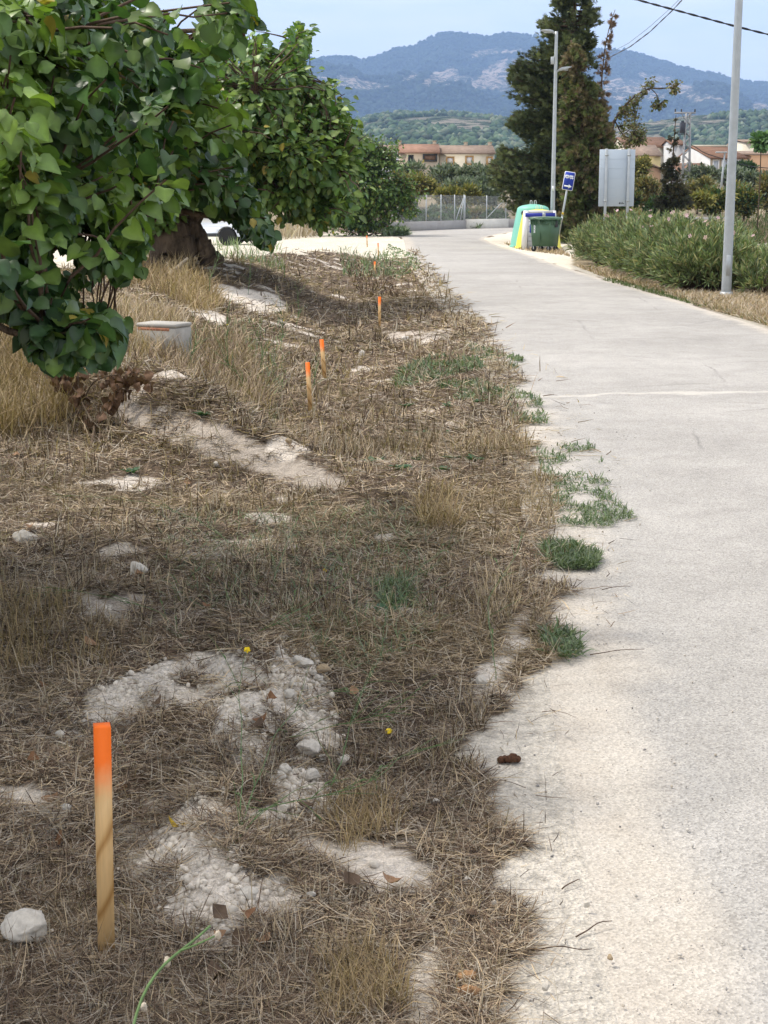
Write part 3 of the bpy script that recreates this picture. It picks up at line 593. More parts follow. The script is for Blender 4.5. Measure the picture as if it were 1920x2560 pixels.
PC = [(740, 330), (820, 300), (880, 320), (900, 345), (926, 359), (960, 362), (997, 382), (1000, 423), (1036, 467), (1038, 520), (1022, 540), (996, 536), (975, 566), (950, 576), (900, 572), (840, 560), (740, 530)]
bC = gp(858, 583); YC = bC[1]; rootC = thing('broadleaf_tree', 'smaller green fruit tree with low drooping branches at the bend beside the fence', 'tree', bC)
def pC(u, v, dy=0): return at(u, v, YC-14+dy)
YC = YC-14; bC = gp(903, 590); rootC.location = bC; YC = bC[1]
limbsC = [([bC+(0, 0, -.1), at(903, 560, YC), at(905, 530, YC)], .15, .11), ([at(905, 530, YC), at(920, 470, YC), at(940, 400, YC)], .10, .03), ([at(905, 530, YC), at(960, 490, YC-.4), at(1010, 490, YC-.5)], .08, .02), ([at(905, 530, YC), at(860, 470, YC+.4), at(850, 400, YC)], .08, .02)]
plant(rootC, np.vstack([vol_ends(PC, 1900, YC, 2.0), sprigs(PC, 160, 30, YC, .8)]), limbsC, None, 12, 1.0, .13, LITE, cB*.85, (.02, .006), .6, None, M_leaf, .10, 3, outw=np.array([0, -.3, 0]))
# small sapling trunk low at the wall
# --- conifers
SPR_V = []; SPR_F = []
for i, (ang, l, zz) in enumerate([(0, 1, 0), (32, .72, .1), (-30, .75, -.08), (14, .9, -.2), (-15, .85, .2), (48, .5, -.1), (-50, .5, .12)]):
    a_ = R(ang); d_ = np.array([math.sin(a_), math.cos(a_)]); p_ = np.array([d_[1], -d_[0]])*.075; k = len(SPR_V)
    SPR_V += [(-p_[0]*.4, -p_[1]*.4, 0), (p_[0]*.4, p_[1]*.4, 0), (d_[0]*l*.55+p_[0], d_[1]*l*.55+p_[1], zz*.5), (d_[0]*l*.55-p_[0], d_[1]*l*.55-p_[1], zz*.5), (d_[0]*l, d_[1]*l, zz)]
    SPR_F.append((k, k+1, k+2, k+3)); 
SPR_V = np.array(SPR_V, float); SPR_T = np.array([(f[3], f[2], f[0]+4) for f in SPR_F]); SPR = [(SPR_V, [np.array(SPR_F), SPR_T])]
def conifer(root, ends, axis, nper, size, cols, tw, drop, up=0., brmat=None, trunkr=.2, spread=.25, flopy=0, crown='crown'):
    """axis: trunk polyline; branches run from the trunk to each end; sprays clump along them"""
    ax = resample3(axis, 60); A = []
    for e_ in ends: A.append(e_)
    E_ = np.array(ends); zt = E_[:, 2]+drop*np.hypot(E_[:, 0]-axis[0][0], E_[:, 1]-axis[0][1]); idx = np.abs(ax[None, :, 2]-zt[:, None]).argmin(1); A = ax[idx]
    L = np.linalg.norm(E_-A, axis=1); m = 8; t = np.linspace(0, 1, m)[None, :, None]; mid = A*.45+E_*.55+np.array([0, 0, 1])*L[:, None]*(.10 if drop > 0 else -.1)
    Pp = (1-t)**2*A[:, None]+2*t*(1-t)*mid[:, None]+t**2*E_[:, None]
    mb = MB(); mb.tube(ax, np.linspace(trunkr, trunkr*.15, 60), 10); mb.obj('trunk', M_bark, root, True, loc=root.location)
    V, Fq = tubes(Pp, np.linspace(1, 0, m)[None]*(tw[0]-tw[1])+tw[1]+np.zeros((len(E_), 1)), 4); mesh_np('branches', V, Fq, brmat or M_twig, root, loc=root.location)
    n = len(E_); tt = 1-rng.random((n, nper))*.62; k = tt*(m-1); i0 = np.clip(k.astype(int), 0, m-2); fr = (k-i0)[..., None]; r_ = np.arange(n)[:, None]
    pos = (Pp[r_, i0]*(1-fr)+Pp[r_, i0+1]*fr).reshape(-1, 3); tan = unit((Pp[r_, i0+1]-Pp[r_, i0]).reshape(-1, 3))
    dirv = unit(tan*1.1+rand_unit(len(pos))*.65+np.array([0, 0, up])); pos = pos+rand_unit(len(pos))*spread*rng.random((len(pos), 1))+np.array([0, 0, -flopy])*rng.random((len(pos), 1))
    br = np.repeat(rng.integers(0, len(cols), n), nper); c = cols[br]*(1+.25*rng.normal(size=(len(pos), 1))); s = size*(.7+.6*rng.random(len(pos)))
    V, Fs, Cc = scatter(SPR[0][0], SPR[0][1], pos, dirv, unit(rand_unit(len(pos))+np.array([0, -.5, .5])), s, np.clip(c, .005, 1)); mesh_np(crown, V, Fs, M_con, root, Cc, loc=root.location)
PCY = [(1395, -120), (1500, -120), (1490, -10), (1478, 3), (1494, 16), (1484, 36), (1513, 62), (1512, 78), (1487, 84), (1490, 100), (1510, 114), (1497, 153), (1475, 180), (1470, 300), (1480, 560), (1400, 590), (1310, 575), (1285, 527), (1262, 500), (1232, 470), (1222, 442), (1218, 400), (1224, 388), (1258, 358), (1290, 362), (1306, 340), (1296, 320), (1270, 312), (1268, 285), (1287, 258), (1255, 246), (1250, 240), (1287, 212), (1265, 192), (1272, 165), (1300, 130), (1330, 116), (1365, 106), (1372, 96), (1345, 88), (1340, 80), (1355, 66), (1342, 44), (1370, 28), (1388, 10)]
YY = 60.; bY = np.array([at(1425, 590, YY)[0], YY, float(ground_z(at(1425, 590, YY)[0], YY))])
rootY = thing('conifer_tree', 'tall dark green conifer with drooping branches behind the rubbish containers', 'tree', bY)
def tiers(P, n, Y0, dY, cu):
    """branch ends gathered on clumps so that dark gaps open between them"""
    k = sample_poly(P, n//26); cl = rng.integers(0, len(k), n); q = k[cl]+rng.normal(size=(n, 2))*np.array([13, 6]); q[:, 1] += np.abs(q[:, 0]-k[cl][:, 0])*.5
    ok = inpoly(q[:, 0], q[:, 1], P); q = q[ok]; cl = cl[ok]; d = segdist(k[:, 0], k[:, 1], np.array(P, float), True); th = np.sqrt(np.clip(d/d.max(), .05, 1)); sg = np.where(rng.random(len(k)) < .7, -1, 1)
    Yk = Y0+sg*dY*th*rng.random(len(k))**.5; return at(q[:, 0], q[:, 1], Yk[cl]+rng.normal(size=len(q))*.15)
cCy = np.array([1.75, 1.75, 1.8])*np.array([[.070, .085, .038], [.085, .10, .045], [.052, .066, .032], [.105, .12, .05], [.06, .075, .04]])
EY = np.vstack([tiers(PCY, 2300, YY, 2.6, 1425), vol_ends(PCY, 420, YY, 2.4)])
axY = [bY+(0, 0, -.2), at(1425, 400, YY), at(1430, 150, YY), at(1440, -60, YY), at(1447, -130, YY)]
conifer(rootY, EY, axY, 24, .21, cCy, (.03, .008), -.12, 0, None, .26, .22, .12)
YT = 57.; bT = np.array([at(1470, 600, YT)[0], YT, 0.]); bT[2] = float(ground_z(bT[0], bT[1]))
rootT = thing('conifer_tree', 'shaggy conifer with browning upright sprays between the caravan sign and the sign panel', 'tree', bT)
PT = [(1425, 88), (1440, 105), (1458, 145), (1470, 190), (1492, 205), (1505, 240), (1518, 280), (1530, 325), (1540, 400), (1545, 470), (1535, 540), (1500, 590), (1440, 600), (1405, 600), (1395, 540), (1398, 440), (1395, 330), (1400, 200), (1412, 130)]
cTh = 1.7*np.array([[.095, .115, .042], [.12, .105, .052], [.08, .10, .038], [.13, .11, .055], [.10, .125, .04], [.13, .10, .06]])
ET = np.vstack([tiers(PT, 1300, YT, 1.5, 1460), vol_ends(PT, 300, YT, 1.3)])
axT = [bT+(0, 0, -.1), at(1465, 400, YT), at(1450, 250, YT), at(1428, 100, YT)]
conifer(rootT, ET, axT, 24, .17, cTh, (.02, .006), .35, .9, None, .2, .14, 0)
# dead brown leader right of the conifer
bD = np.array([at(1508, 560, 58)[0], 58, 0.]); rootD = thing('dead_tree', 'thin dead brown tree top rising right of the tall conifer', 'tree', bD)
axD = [bD, at(1508, 330, 58), at(1504, 200, 58), at(1512, 120, 58), at(1525, 60, 58), at(1538, 24, 58)]
Dp = resample3(axD, 200); sel = Dp[rng.integers(60, 200, 120)]; wD = np.interp(sel[:, 2], [3, 6, 8.4], [.42, .25, .08])[:, None]
ED = sel+rand_unit(120)*wD*np.array([1, 1, .6])+np.array([0, 0, -.15])
conifer(rootD, ED, axD, 5, .16, np.array([[.26, .18, .12], [.20, .14, .09], [.32, .22, .15]]), (.012, .004), -.6, -.5, None, .07, .06, .05, crown='dead_sprays')
# sparse leaning tree between sign panel and tower
bS = np.array([at(1530, 560, 62)[0], 62, 0.]); rootS = thing('sparse_tree', 'sparse leaning tree with thin arching branches above the sign panel', 'tree', bS)
def pS(u, v, dy=0): return at(u, v, 62+dy)
limbsS = [([bS, pS(1525, 400), pS(1535, 300), pS(1575, 245), pS(1625, 218), pS(1680, 220)], .10, .02), ([pS(1575, 245), pS(1590, 290, .4), pS(1580, 350, .3)], .03, .01), ([pS(1625, 218), pS(1645, 240), pS(1650, 268)], .02, .008), ([pS(1535, 300), pS(1560, 340), pS(1600, 350)], .03, .01)]
es = []
for P, k, sd in [([(1540, 290), (1570, 250), (1600, 225), (1612, 200), (1620, 235), (1595, 262), (1575, 300)], 75, .5), ([(1625, 255), (1665, 245), (1662, 265), (1625, 275)], 22, .4), ([(1678, 205), (1705, 200), (1700, 235), (1680, 235)], 22, .4), ([(1620, 195), (1635, 195), (1632, 212), (1618, 212)], 9, .4), ([(1545, 310), (1600, 280), (1612, 320), (1620, 350), (1570, 390), (1540, 380)], 90, .8), ([(1590, 320), (1620, 315), (1612, 350), (1580, 362)], 30, .5)]:
    q = sample_poly(P, k); es.append(at(q[:, 0], q[:, 1], 62+rng.normal(size=k)*sd))
plant(rootS, np.vstack(es), limbsS, None, 7, .8, .10, LITE, np.array([[.15, .17, .055], [.12, .14, .05], [.18, .17, .07], [.16, .13, .06]]), (.015, .006), .5, None, M_far, .07, 3)
# small spindly dark conifer in front of the tower
bF = np.array([at(1668, 530, 58)[0], 58, 0.]); rootF = thing('conifer_tree', 'small spindly dark conifer standing in front of the lattice tower', 'tree', bF)
PF = [(1690, 288), (1697, 300), (1690, 330), (1695, 350), (1688, 380), (1696, 410), (1705, 430), (1712, 455), (1725, 480), (1735, 505), (1700, 520), (1640, 522), (1632, 500), (1655, 480), (1645, 455), (1665, 440), (1650, 410), (1672, 400), (1680, 360), (1672, 340), (1682, 310)]
conifer(rootF, np.vstack([tiers(PF, 420, 58, .7, 1685), vol_ends(PF, 80, 58, .6)]), [bF, at(1680, 440, 58), at(1685, 350, 58), at(1690, 288, 58)], 6, .17, np.array([[.11, .12, .065], [.08, .085, .055], [.15, .13, .075]]), (.014, .005), -.1, 0, None, .07, .12, .04)
# ------------------------------------------------------------------ shrubs and orchard trees further off
QUAD = [(np.array([(0, 0, 0), (.22, .45, .04), (0, 1, 0), (-.22, .45, .04)], float), [np.array([(0, 1, 2, 3)])])]
def shrub(name, label, cat, u, v, Yd, hu, hv, n, size, cols, lobes=7, group=None, upw=.3, tm=QUAD, trunk=True, per=9, crown='crown'):
    """tree or bush: px centre, px half sizes, real distance"""
    c = at(u, v, Yd); k = Yd/F_PX; rx, rz = hu*k, hv*k; gz_ = float(ground_z(c[0], Yd)); base = np.array([c[0], Yd, gz_])
    root = thing(name, label, cat, base, group=group)
    lc = c+rand_unit(lobes)*np.array([rx*.62, rx*.6, rz*.5]); lr = (.38+.3*rng.random(lobes))
    li = rng.integers(0, lobes, n); E = lc[li]+rand_unit(n)*np.cbrt(.25+.75*rng.random((n, 1)))*np.array([rx, rx, rz])*lr[li][:, None]
    E[:, 2] = np.maximum(E[:, 2], gz_+.05)
    if trunk:
        top = c.copy(); top[2] = max(gz_+.15, c[2]-rz*.3); limbs = [([base+(0, 0, -.05), (base+top)/2+np.array([rx*.05, 0, 0]), top], rx*.07, rx*.045)]
        for j in range(4): limbs.append(([top, (top+lc[j % lobes])/2, lc[j % lobes]], rx*.035, rx*.012))
    else:
        limbs = [([base+(dx*rx*.3, 0, -.02), c+(dx*rx*.5, 0, 0)], .015, .006) for dx in (-1, 0, 1)]
    lt = None
    Pp, Rr, L = twigs_from(E, limbs, .012, .005, .05, 5)
    V, Fq = tubes(Pp, Rr, 3)
    mb = MB()
    for P, r0, r1 in limbs: Q = resample3(np.array(P), 8); mb.tube(Q, np.linspace(r0, r1, 8), 7)
    mb.add(V, Fq); mb.obj('trunk' if trunk else 'stems', M_bark, root, True, loc=base)
    pos, dv, nr, s, cc = leaves_on(Pp, per, size*4, size, None, cols, -upw, None, size*.6, outw=np.array([0, -.3, .2]))
    V, Fs, Cc = scatter(tm[0][0], tm[0][1], pos, dv, nr, s, cc); mesh_np(crown, V, Fs, M_far, root, Cc, loc=base)
    return root
OL = 1.25*np.array([[.16, .19, .13], [.12, .15, .10], [.20, .23, .16], [.09, .12, .075]]); YG = 1.45*np.array([[.16, .15, .035], [.13, .14, .04], [.20, .17, .04], [.10, .11, .03]])
BR = 1.5*np.array([[.15, .13, .05], [.12, .12, .045], [.18, .14, .055], [.10, .11, .04]]); DG = 1.3*np.array([[.045, .085, .03], [.06, .11, .035], [.035, .07, .025]])
go = 'olive trees behind the roadside fence'
for a_ in [(1035, 434, 112, 50, 24, 'grey-green olive tree below the brown-roofed house at the left'), (1115, 437, 112, 55, 25, 'grey-green olive tree in front of the cream-walled house'), (1195, 438, 110, 50, 24, 'grey-green olive tree beside the tall conifer, in the upper row'), (1215, 478, 98, 45, 38, 'silvery olive tree close behind the fence beside the conifer'), (1150, 465, 104, 45, 28, 'grey-green olive tree between the two yellowing trees and the house')]:
    shrub('olive_tree', a_[5], 'tree', a_[0], a_[1], a_[2], a_[3], a_[4], 480, .26, OL, 8, go, .5)
gy_ = 'yellowing trees behind the fence'
for a_ in [(1040, 462, 98, 62, 36, 'yellowing tree with the widest crown, behind the fence beside the green fruit tree'), (1120, 490, 94, 40, 26, 'low yellow-green tree just above the middle of the fence'), (1165, 492, 96, 36, 24, 'low yellow-green tree above the right half of the fence')]:
    shrub('orchard_tree', a_[5], 'tree', a_[0], a_[1], a_[2], a_[3], a_[4], 520, .22, YG, 7, gy_, .3)
gs = 'scrub seen through the fence'
for i, (u_, v_, Y_, cc_, lb) in enumerate([(1015, 540, 88, OL, 'grey scrub behind the left end of the wire fence'), (1060, 548, 87, DG, 'green scrub behind the wire fence left of centre'), (1105, 535, 90, OL, 'pale scrub behind the wire fence between the braced posts'), (1145, 545, 88, DG*1.2, 'green scrub behind the middle fence posts'), (1195, 540, 89, BR, 'brown dry scrub behind the fence right of centre'), (1235, 545, 88, DG, 'green scrub behind the far end of the fence'), (1085, 555, 86, DG*1.3, 'low bright weeds just behind the fence wall')]):
    shrub('scrub_bush', lb, 'bush', u_, v_, Y_, 34, 20, 200, .2, cc_, 6, gs, .5, trunk=False)
gr = 'orchard trees and bushes on the right'
for (u_, v_, Y_, hu_, hv_, n_, s_, cc_, lb) in [
    (1615, 468, 92, 42, 44, 480, .24, BR, 'brownish orchard tree immediately right of the sign panel'), (1690, 500, 78, 40, 32, 350, .2, YG*.9, 'low yellow-green bush under the spindly conifer'), (1745, 470, 96, 42, 36, 450, .24, BR, 'ochre orchard tree right of the lattice tower'),
    (1790, 500, 80, 42, 34, 420, .22, (DG+BR)/1.7 if False else np.vstack([DG, YG]), 'green and yellow bush left of the tall steel pole'), (1860, 495, 84, 45, 40, 480, .22, np.vstack([DG, YG]), 'green and yellow tree right of the tall steel pole'), (1925, 485, 86, 40, 45, 420, .24, BR, 'ochre tree at the right border of the view'), (1750, 438, 118, 50, 24, 380, .28, OL, 'olive tree below the white gabled house'), (1830, 440, 120, 45, 24, 380, .28, OL, 'olive tree below the windows of the tan house'), (1905, 445, 118, 45, 26, 380, .28, OL, 'olive tree at the right border below the tan wall'), (1858, 424, 125, 32, 18, 300, .26, DG*.8, 'dark round bush at the foot of the tan wall'), (1600, 420, 110, 26, 30, 260, .24, YG, 'bright yellow-green bush below the yellow wall'), (1740, 505, 72, 40, 22, 300, .18, YG*1.15, 'bright yellow shrub behind the oleander hedge'), (1640, 515, 66, 45, 20, 300, .18, DG, 'dark green bush right of the sign panel legs'), (1560, 500, 66, 40, 30, 300, .2, np.vstack([BR, DG]), 'scrubby bush hidden behind the sign panel'), (1575, 545, 50, 40, 14, 200, .14, BR, 'low dry bush under the sign panel')]:
    shrub('orchard_tree' if 'tree' in lb else 'bush', lb, 'tree' if 'tree' in lb else 'bush', u_, v_, Y_, hu_, hv_, n_, s_, cc_, 7, gr, .4, trunk='tree' in lb)
shrub('leafy_tree', 'small bright leafy tree in front of the cream block at the right border', 'tree', 1903, 358, 70, 26, 18, 60, .2, DG*2, 5, None, .1, LITE)
# ------------------------------------------------------------------ oleander hedge with pink flowers
LAN = [(np.array([(0, 0, 0), (.065, .3, .02), (.06, .65, .01), (0, 1, -.06), (-.06, .65, .01), (-.065, .3, .02)], float), [np.array([(0, 1, 2, 5), (2, 3, 4, 5)])])]
OC = 1.2*np.array([[.17, .22, .095], [.13, .18, .08], [.22, .27, .12], [.10, .14, .065], [.32, .30, .15], [.14, .19, .09]])
def petals():
    V = []; Fq = []
    for k in range(5):
        a_ = k*2*math.pi/5; d_ = np.array([math.cos(a_), math.sin(a_)]); p_ = np.array([-d_[1], d_[0]])*.35; n = len(V)
        V += [(0, 0, 0), (d_[0]*.6+p_[0], d_[1]*.6+p_[1], .15), (d_[0], d_[1], .1), (d_[0]*.6-p_[0], d_[1]*.6-p_[1], .15)]; Fq.append((n, n+1, n+2, n+3))
    return np.array(V, float), [np.array(Fq)]
PETV, PETF = petals()
def oleander(label, x, y, rx, ry, h, n, fl, z0=None, group='oleander bushes in the roadside hedge'):
    x -= .15 if y < 41 else -.22; rx *= 1.12 if y < 41 else .8; ry *= 1.15; n = int(n*1.35); gz_ = float(ground_z(x, y)); base = np.array([x, y, gz_]); root = thing('oleander_bush', label, 'bush', base, group=group)
    a_ = rng.random(n)*2*math.pi; rr = np.sqrt(rng.random(n)); E = np.stack([x+rx*rr*np.cos(a_), y+ry*rr*np.sin(a_), np.zeros(n)], -1)
    top = h*(1-.45*rr**2.5)*(.8+.3*fbm(E[:, 0], E[:, 1], 1.6, 3, 5)); E[:, 2] = gz_+top*(1-(rng.random(n)**1.8)*.85)
    B0 = base+np.stack([rx*.45*rr*np.cos(a_), ry*.45*rr*np.sin(a_), np.zeros(n)], -1); t = np.linspace(0, 1, 6)[None, :, None]; mid = B0*.5+E*.5+np.array([0, 0, .12])
    Pp = (1-t)**2*B0[:, None]+2*t*(1-t)*mid[:, None]+t**2*E[:, None]
    V, Fq = tubes(Pp, np.linspace(.009, .003, 6)[None]+np.zeros((n, 1)), 3); mesh_np('stems', V, Fq, M_twig, root, loc=base)
    per = 24; k = (1-rng.random((n, per))*.55)*5; i0 = np.clip(k.astype(int), 0, 4); fr = (k-i0)[..., None]; r_ = np.arange(n)[:, None]
    pos = (Pp[r_, i0]*(1-fr)+Pp[r_, i0+1]*fr).reshape(-1, 3); tan = unit((Pp[r_, i0+1]-Pp[r_, i0]).reshape(-1, 3)); dv = unit(tan*.9+rand_unit(len(pos))*.8+np.array([0, 0, .25]))
    c = OC[rng.integers(0, 5, len(pos))]*(1+.2*rng.normal(size=(len(pos), 1))); V, Fs, Cc = scatter(LAN[0][0], LAN[0][1], pos, dv, unit(rand_unit(len(pos))+np.array([0, 0, 1.])), .15*(.7+.6*rng.random(len(pos))), np.clip(c, .01, 1))
    mesh_np('foliage', V, Fs, M_far, root, Cc, loc=base)
    if fl:
        hi = np.argsort(-E[:, 2]+rng.random(n)*.9-(y-E[:, 1])*.3)[:int(fl*.8)]
        for ff in hi:
            m_ = 1; p_ = E[ff]+rand_unit(m_)*.045+np.array([0, -.03, .05]); c = np.array([.74, .50, .55])*(.85+.3*rng.random((m_, 1)))
            V, Fs, Cc = scatter(PETV, PETF, p_, rand_unit(m_), unit(rand_unit(m_)*.5+np.array([-.3, -.8, .6])), np.full(m_, .048), np.clip(c, 0, 1)); mesh_np('flower', V, Fs, M_petal, root, Cc, loc=base)
M_petal = attrmat('petal', .6, .3, .1, 30, .2)
for a_ in [('oleander bush at the end of the hedge nearest the green bin', 5.7, 42.5, .95, 1.3, 1.05, 260, 5), ('oleander bush in front of the left leg of the sign panel', 6.2, 39.6, 1.3, 1.5, 1.3, 360, 8), ('oleander bush below the right leg of the sign panel', 6.4, 36.6, 1.35, 1.5, 1.4, 420, 9), ('oleander bush at the middle of the hedge, right of the sign panel', 6.35, 33.6, 1.35, 1.5, 1.42, 440, 10), ('oleander bush with the most pink flowers, below the spindly conifer', 6.3, 30.8, 1.25, 1.4, 1.35, 440, 12), ('oleander bush immediately left of the tall steel pole', 6.05, 28.5, .95, 1.1, 1.22, 380, 8)]: oleander(*a_)
oleander('thin oleander bush right of the tall steel pole', 6.85, 27.2, .55, .6, .85, 60, 3)
oleander('straggly oleander shoot at the right border beyond the steel pole', 7.2, 25.9, .5, .6, .75, 55, 1)
# ------------------------------------------------------------------ straw, grass and weeds
def blades(x, y, zoff, L, width, elev_, azim, curl, c, name, label, cat='grass', mat=None):
    n = len(x); z = ground_z(x, y)+zoff; d = np.stack([np.cos(azim)*np.cos(elev_), np.sin(azim)*np.cos(elev_), np.sin(elev_)], -1)
    p0 = np.stack([x, y, z], -1); p1 = p0+d*L[:, None]*.5+rng.normal(size=(n, 3))*L[:, None]*.03; e2 = elev_-curl; az2 = azim+rng.normal(size=n)*.16
    d2 = np.stack([np.cos(az2)*np.cos(e2), np.sin(az2)*np.cos(e2), np.sin(e2)], -1); p2 = p1+d2*L[:, None]*.5
    gz2 = ground_z(p2[:, 0], p2[:, 1])+.003; p2[:, 2] = np.maximum(p2[:, 2], gz2)
    s = unit(np.stack([-np.sin(azim), np.cos(azim), rng.normal(size=n)*.5], -1))*width[:, None]*.5
    V = np.stack([p0-s, p0+s, p1+s*.9, p1-s*.9, p2], 1).reshape(-1, 3); k = np.arange(n)[:, None]*5
    Fq = k+np.array([0, 1, 2, 3]); Ft = k+np.array([3, 2, 4]); return V, [Fq, Ft], np.repeat(c, 5, 0)
SC = 1.02*np.array([[.42, .325, .22], [.30, .22, .15], [.20, .14, .10], [.54, .42, .28], [.12, .078, .054], [.42, .355, .28], [.05, .033, .024], [.48, .42, .34], [.13, .09, .062]])
def place(n, u0, u1, v0, v1, pw=1.0):
    """ground points, denser towards the camera"""
    u = rng.uniform(u0, u1, n); v = v0+(v1-v0)*rng.random(n)**pw; P = flat(u, v); return P[:, 0], P[:, 1]
def keep(x, y, n3=0):
    z = base_z(x, y)*0; b_, tr_, ed_, r_, e_ = surfaces(x, y, ground_z(x, y)); return b_, tr_, ed_, r_, e_
acc = []
def straw_field(n, u0, u1, v0, v1, Lr, Wk, up=.08, pal=SC, mask=None, thr=.03, tone=1.):
    x, y = place(n, u0, u1, v0, v1); b_, tr_, ed_, r_, e_ = keep(x, y)
    side = (x < leftedge(np.clip(y, -10, 62))+.1)
    p = (1-.92*(b_ > .3)*(.55+.9*ss(.35, .6, fbm(x, y, 5, 3, 119))))*(1-tr_*.97)*np.where(ed_ > 0, .012, 1)*(e_ > -.7)
    dens = fbm(x, y, 1.9, 4, 88); p = p*(.5+.8*ss(.3, .55, dens))
    if mask is not None: p = p*mask(x, y)
    k = rng.random(n) < p; x = x[k]; y = y[k]; m = len(x); D = np.hypot(y, 1.7)
    clump = fbm(x, y, 3.1, 3, 91); upright = (rng.random(m) < up+.30*ss(.60, .75, clump))
    el = np.where(upright, rng.uniform(.6, 1.45, m), np.abs(rng.normal(size=m))*.16+.02); L = rng.uniform(*Lr, m)*np.where(upright, 1.1, 1)*(.6+.8*rng.random(m))
    W = Wk*D*(.6+.8*rng.random(m)); azm = rng.uniform(0, 2*math.pi, m)+0; tonev = (.55+.9*fbm(x, y, 1.1, 4, 95))*tone
    c = pal[rng.integers(0, len(pal), m)]*(tonev*(.8+.4*rng.random(m)))[:, None]; gold = ss(.5, .68, fbm(x, y, .7, 3, 97))[:, None]; c = c*(1-gold*.25)+gold*.25*np.array([.42, .32, .17])
    acc.append(blades(x, y, rng.random(m)*thr, L, W, el, azm, rng.normal(size=m)*.16+.06, np.clip(c, .01, 1), '', ''))
FX = 1/F_PX
straw_field(170000, -80, 1420, 1450, 2640, (.025, .10), .00052, .05, thr=.018)
straw_field(110000, -80, 1560, 1050, 1600, (.04, .13), .00053, .05, thr=.02)
straw_field(95000, -80, 1450, 800, 1150, (.06, .17), .00056, .05, thr=.02)
straw_field(52000, -80, 1300, 625, 850, (.08, .20), .00058, .05, thr=.02)
# taller golden grass patches
def tallpatch(P, n, Lr, Wk=.0006, pal=None, lean=0., spread=.35, hid=0):
    q = sample_poly(P, n); F_ = flat(q[:, 0], q[:, 1]); x, y = F_.T; cl = fbm(x, y, 2.5, 3, 101); k = rng.random(n) < .3+1.2*ss(.35, .6, cl); x = x[k]; y = y[k]; m = len(x)
    D = np.hypot(y, 1.7); pal = SC[[0, 1, 3, 3, 5]]*1.05 if pal is None else pal
    c = pal[rng.integers(0, len(pal), m)]*(.7+.55*rng.random((m, 1))); acc.append(blades(x, y, 0*x, rng.uniform(*Lr, m), Wk*D*(.6+.8*rng.random(m)), np.clip(1.35-np.abs(rng.normal(size=m))*spread, .3, 1.5), rng.uniform(0, 6.28, m)+0*lean, rng.random(m)*.7, np.clip(c, .01, 1), '', ''))
GOLD = np.array([[.42, .31, .17], [.35, .255, .14], [.46, .36, .21], [.28, .20, .12]])
tallpatch([(-60, 880), (130, 900), (230, 960), (200, 1080), (-60, 1120)], 7000, (.25, .5), pal=GOLD*.85)
tallpatch([(300, 720), (430, 720), (560, 820), (500, 850), (320, 790)], 3600, (.2, .42), pal=GOLD)
tallpatch([(380, 900), (600, 880), (680, 1020), (560, 1060), (430, 1000)], 3600, (.15, .36), pal=SC[[0, 1, 2, 3]]*.9)
tallpatch([(250, 870), (480, 880), (420, 960), (260, 960)], 2500, (.2, .4))
tallpatch([(600, 850), (850, 820), (900, 900), (800, 1000), (640, 960)], 900, (.06, .14))
tallpatch([(1040, 1250), (1130, 1240), (1150, 1330), (1050, 1330)], 450, (.1, .22), pal=GOLD)
tallpatch([(800, 2040), (960, 1990), (1010, 2080), (860, 2160)], 420, (.06, .13), pal=GOLD)
tallpatch([(820, 2420), (960, 2400), (1040, 2560), (800, 2600)], 600, (.06, .14), pal=GOLD*.95)
tallpatch([(0, 1500), (260, 1540), (280, 1680), (0, 1700)], 900, (.08, .18), pal=GOLD*.8)
tallpatch([(1190, 1440), (1290, 1440), (1300, 1560), (1200, 1600)], 300, (.06, .14))
tallpatch([(660, 575), (790, 575), (800, 592), (700, 600), (660, 596)], 900, (.5, 1.1), pal=SC[[0, 5, 7]])
tallpatch([(850, 640), (960, 640), (1000, 740), (900, 720)], 1500, (.06, .16), pal=SC[[2, 4, 6]]*1.2)
V, Fs, Cc = join(acc); o = mesh_np('dry_grass', V, Fs, M_straw, None, Cc); tag(o, 'brown and golden dry grass lying and standing over the verge', 'dry grass', kind='stuff')
# right-hand verge: dry fringe under the hedge
acc = []
q = sample_poly([(1440, 665), (1560, 690), (1700, 735), (1830, 735), (1990, 740), (1990, 850), (1920, 815), (1780, 775), (1640, 728), (1500, 690)], 30000); x, y = flat(q[:, 0], q[:, 1]).T; m = len(x)
acc.append(blades(x, y, 0*x, rng.uniform(.04, .17, m), .0006*y, rng.uniform(.1, 1.2, m), rng.uniform(0, 6.28, m), rng.random(m)*.6, SC[[0, 3, 1, 7]][rng.integers(0, 4, m)]*(.8+.5*rng.random((m, 1))), '', ''))
q = sample_poly([(1500, 700), (1780, 775), (1990, 835), (1990, 815), (1780, 760), (1560, 700)], 2500); x, y = flat(q[:, 0], q[:, 1]).T; m = len(x)
acc.append(blades(x, y, 0*x, rng.uniform(.03, .1, m), .0007*y, rng.uniform(.3, 1.4, m), rng.uniform(0, 6.28, m), rng.random(m)*.6, np.array([[.09, .13, .04], [.12, .15, .06]])[rng.integers(0, 2, m)], '', ''))
q = sample_poly([(1820, 555), (1990, 555), (1990, 600), (1820, 620)], 5000); x, y = flat(q[:, 0], q[:, 1]).T; m = len(x)
acc.append(blades(x, y, 0*x, rng.uniform(.2, .6, m), .0007*y, rng.uniform(.8, 1.5, m), rng.uniform(0, 6.28, m), rng.random(m)*.6, np.array([[.10, .14, .05], [.34, .26, .19], [.08, .11, .04]])[rng.integers(0, 3, m)], '', ''))
q = sample_poly([(1260, 610), (1400, 625), (1440, 650), (1420, 640), (1300, 625)], 900); x, y = flat(q[:, 0], q[:, 1]).T; m = len(x)
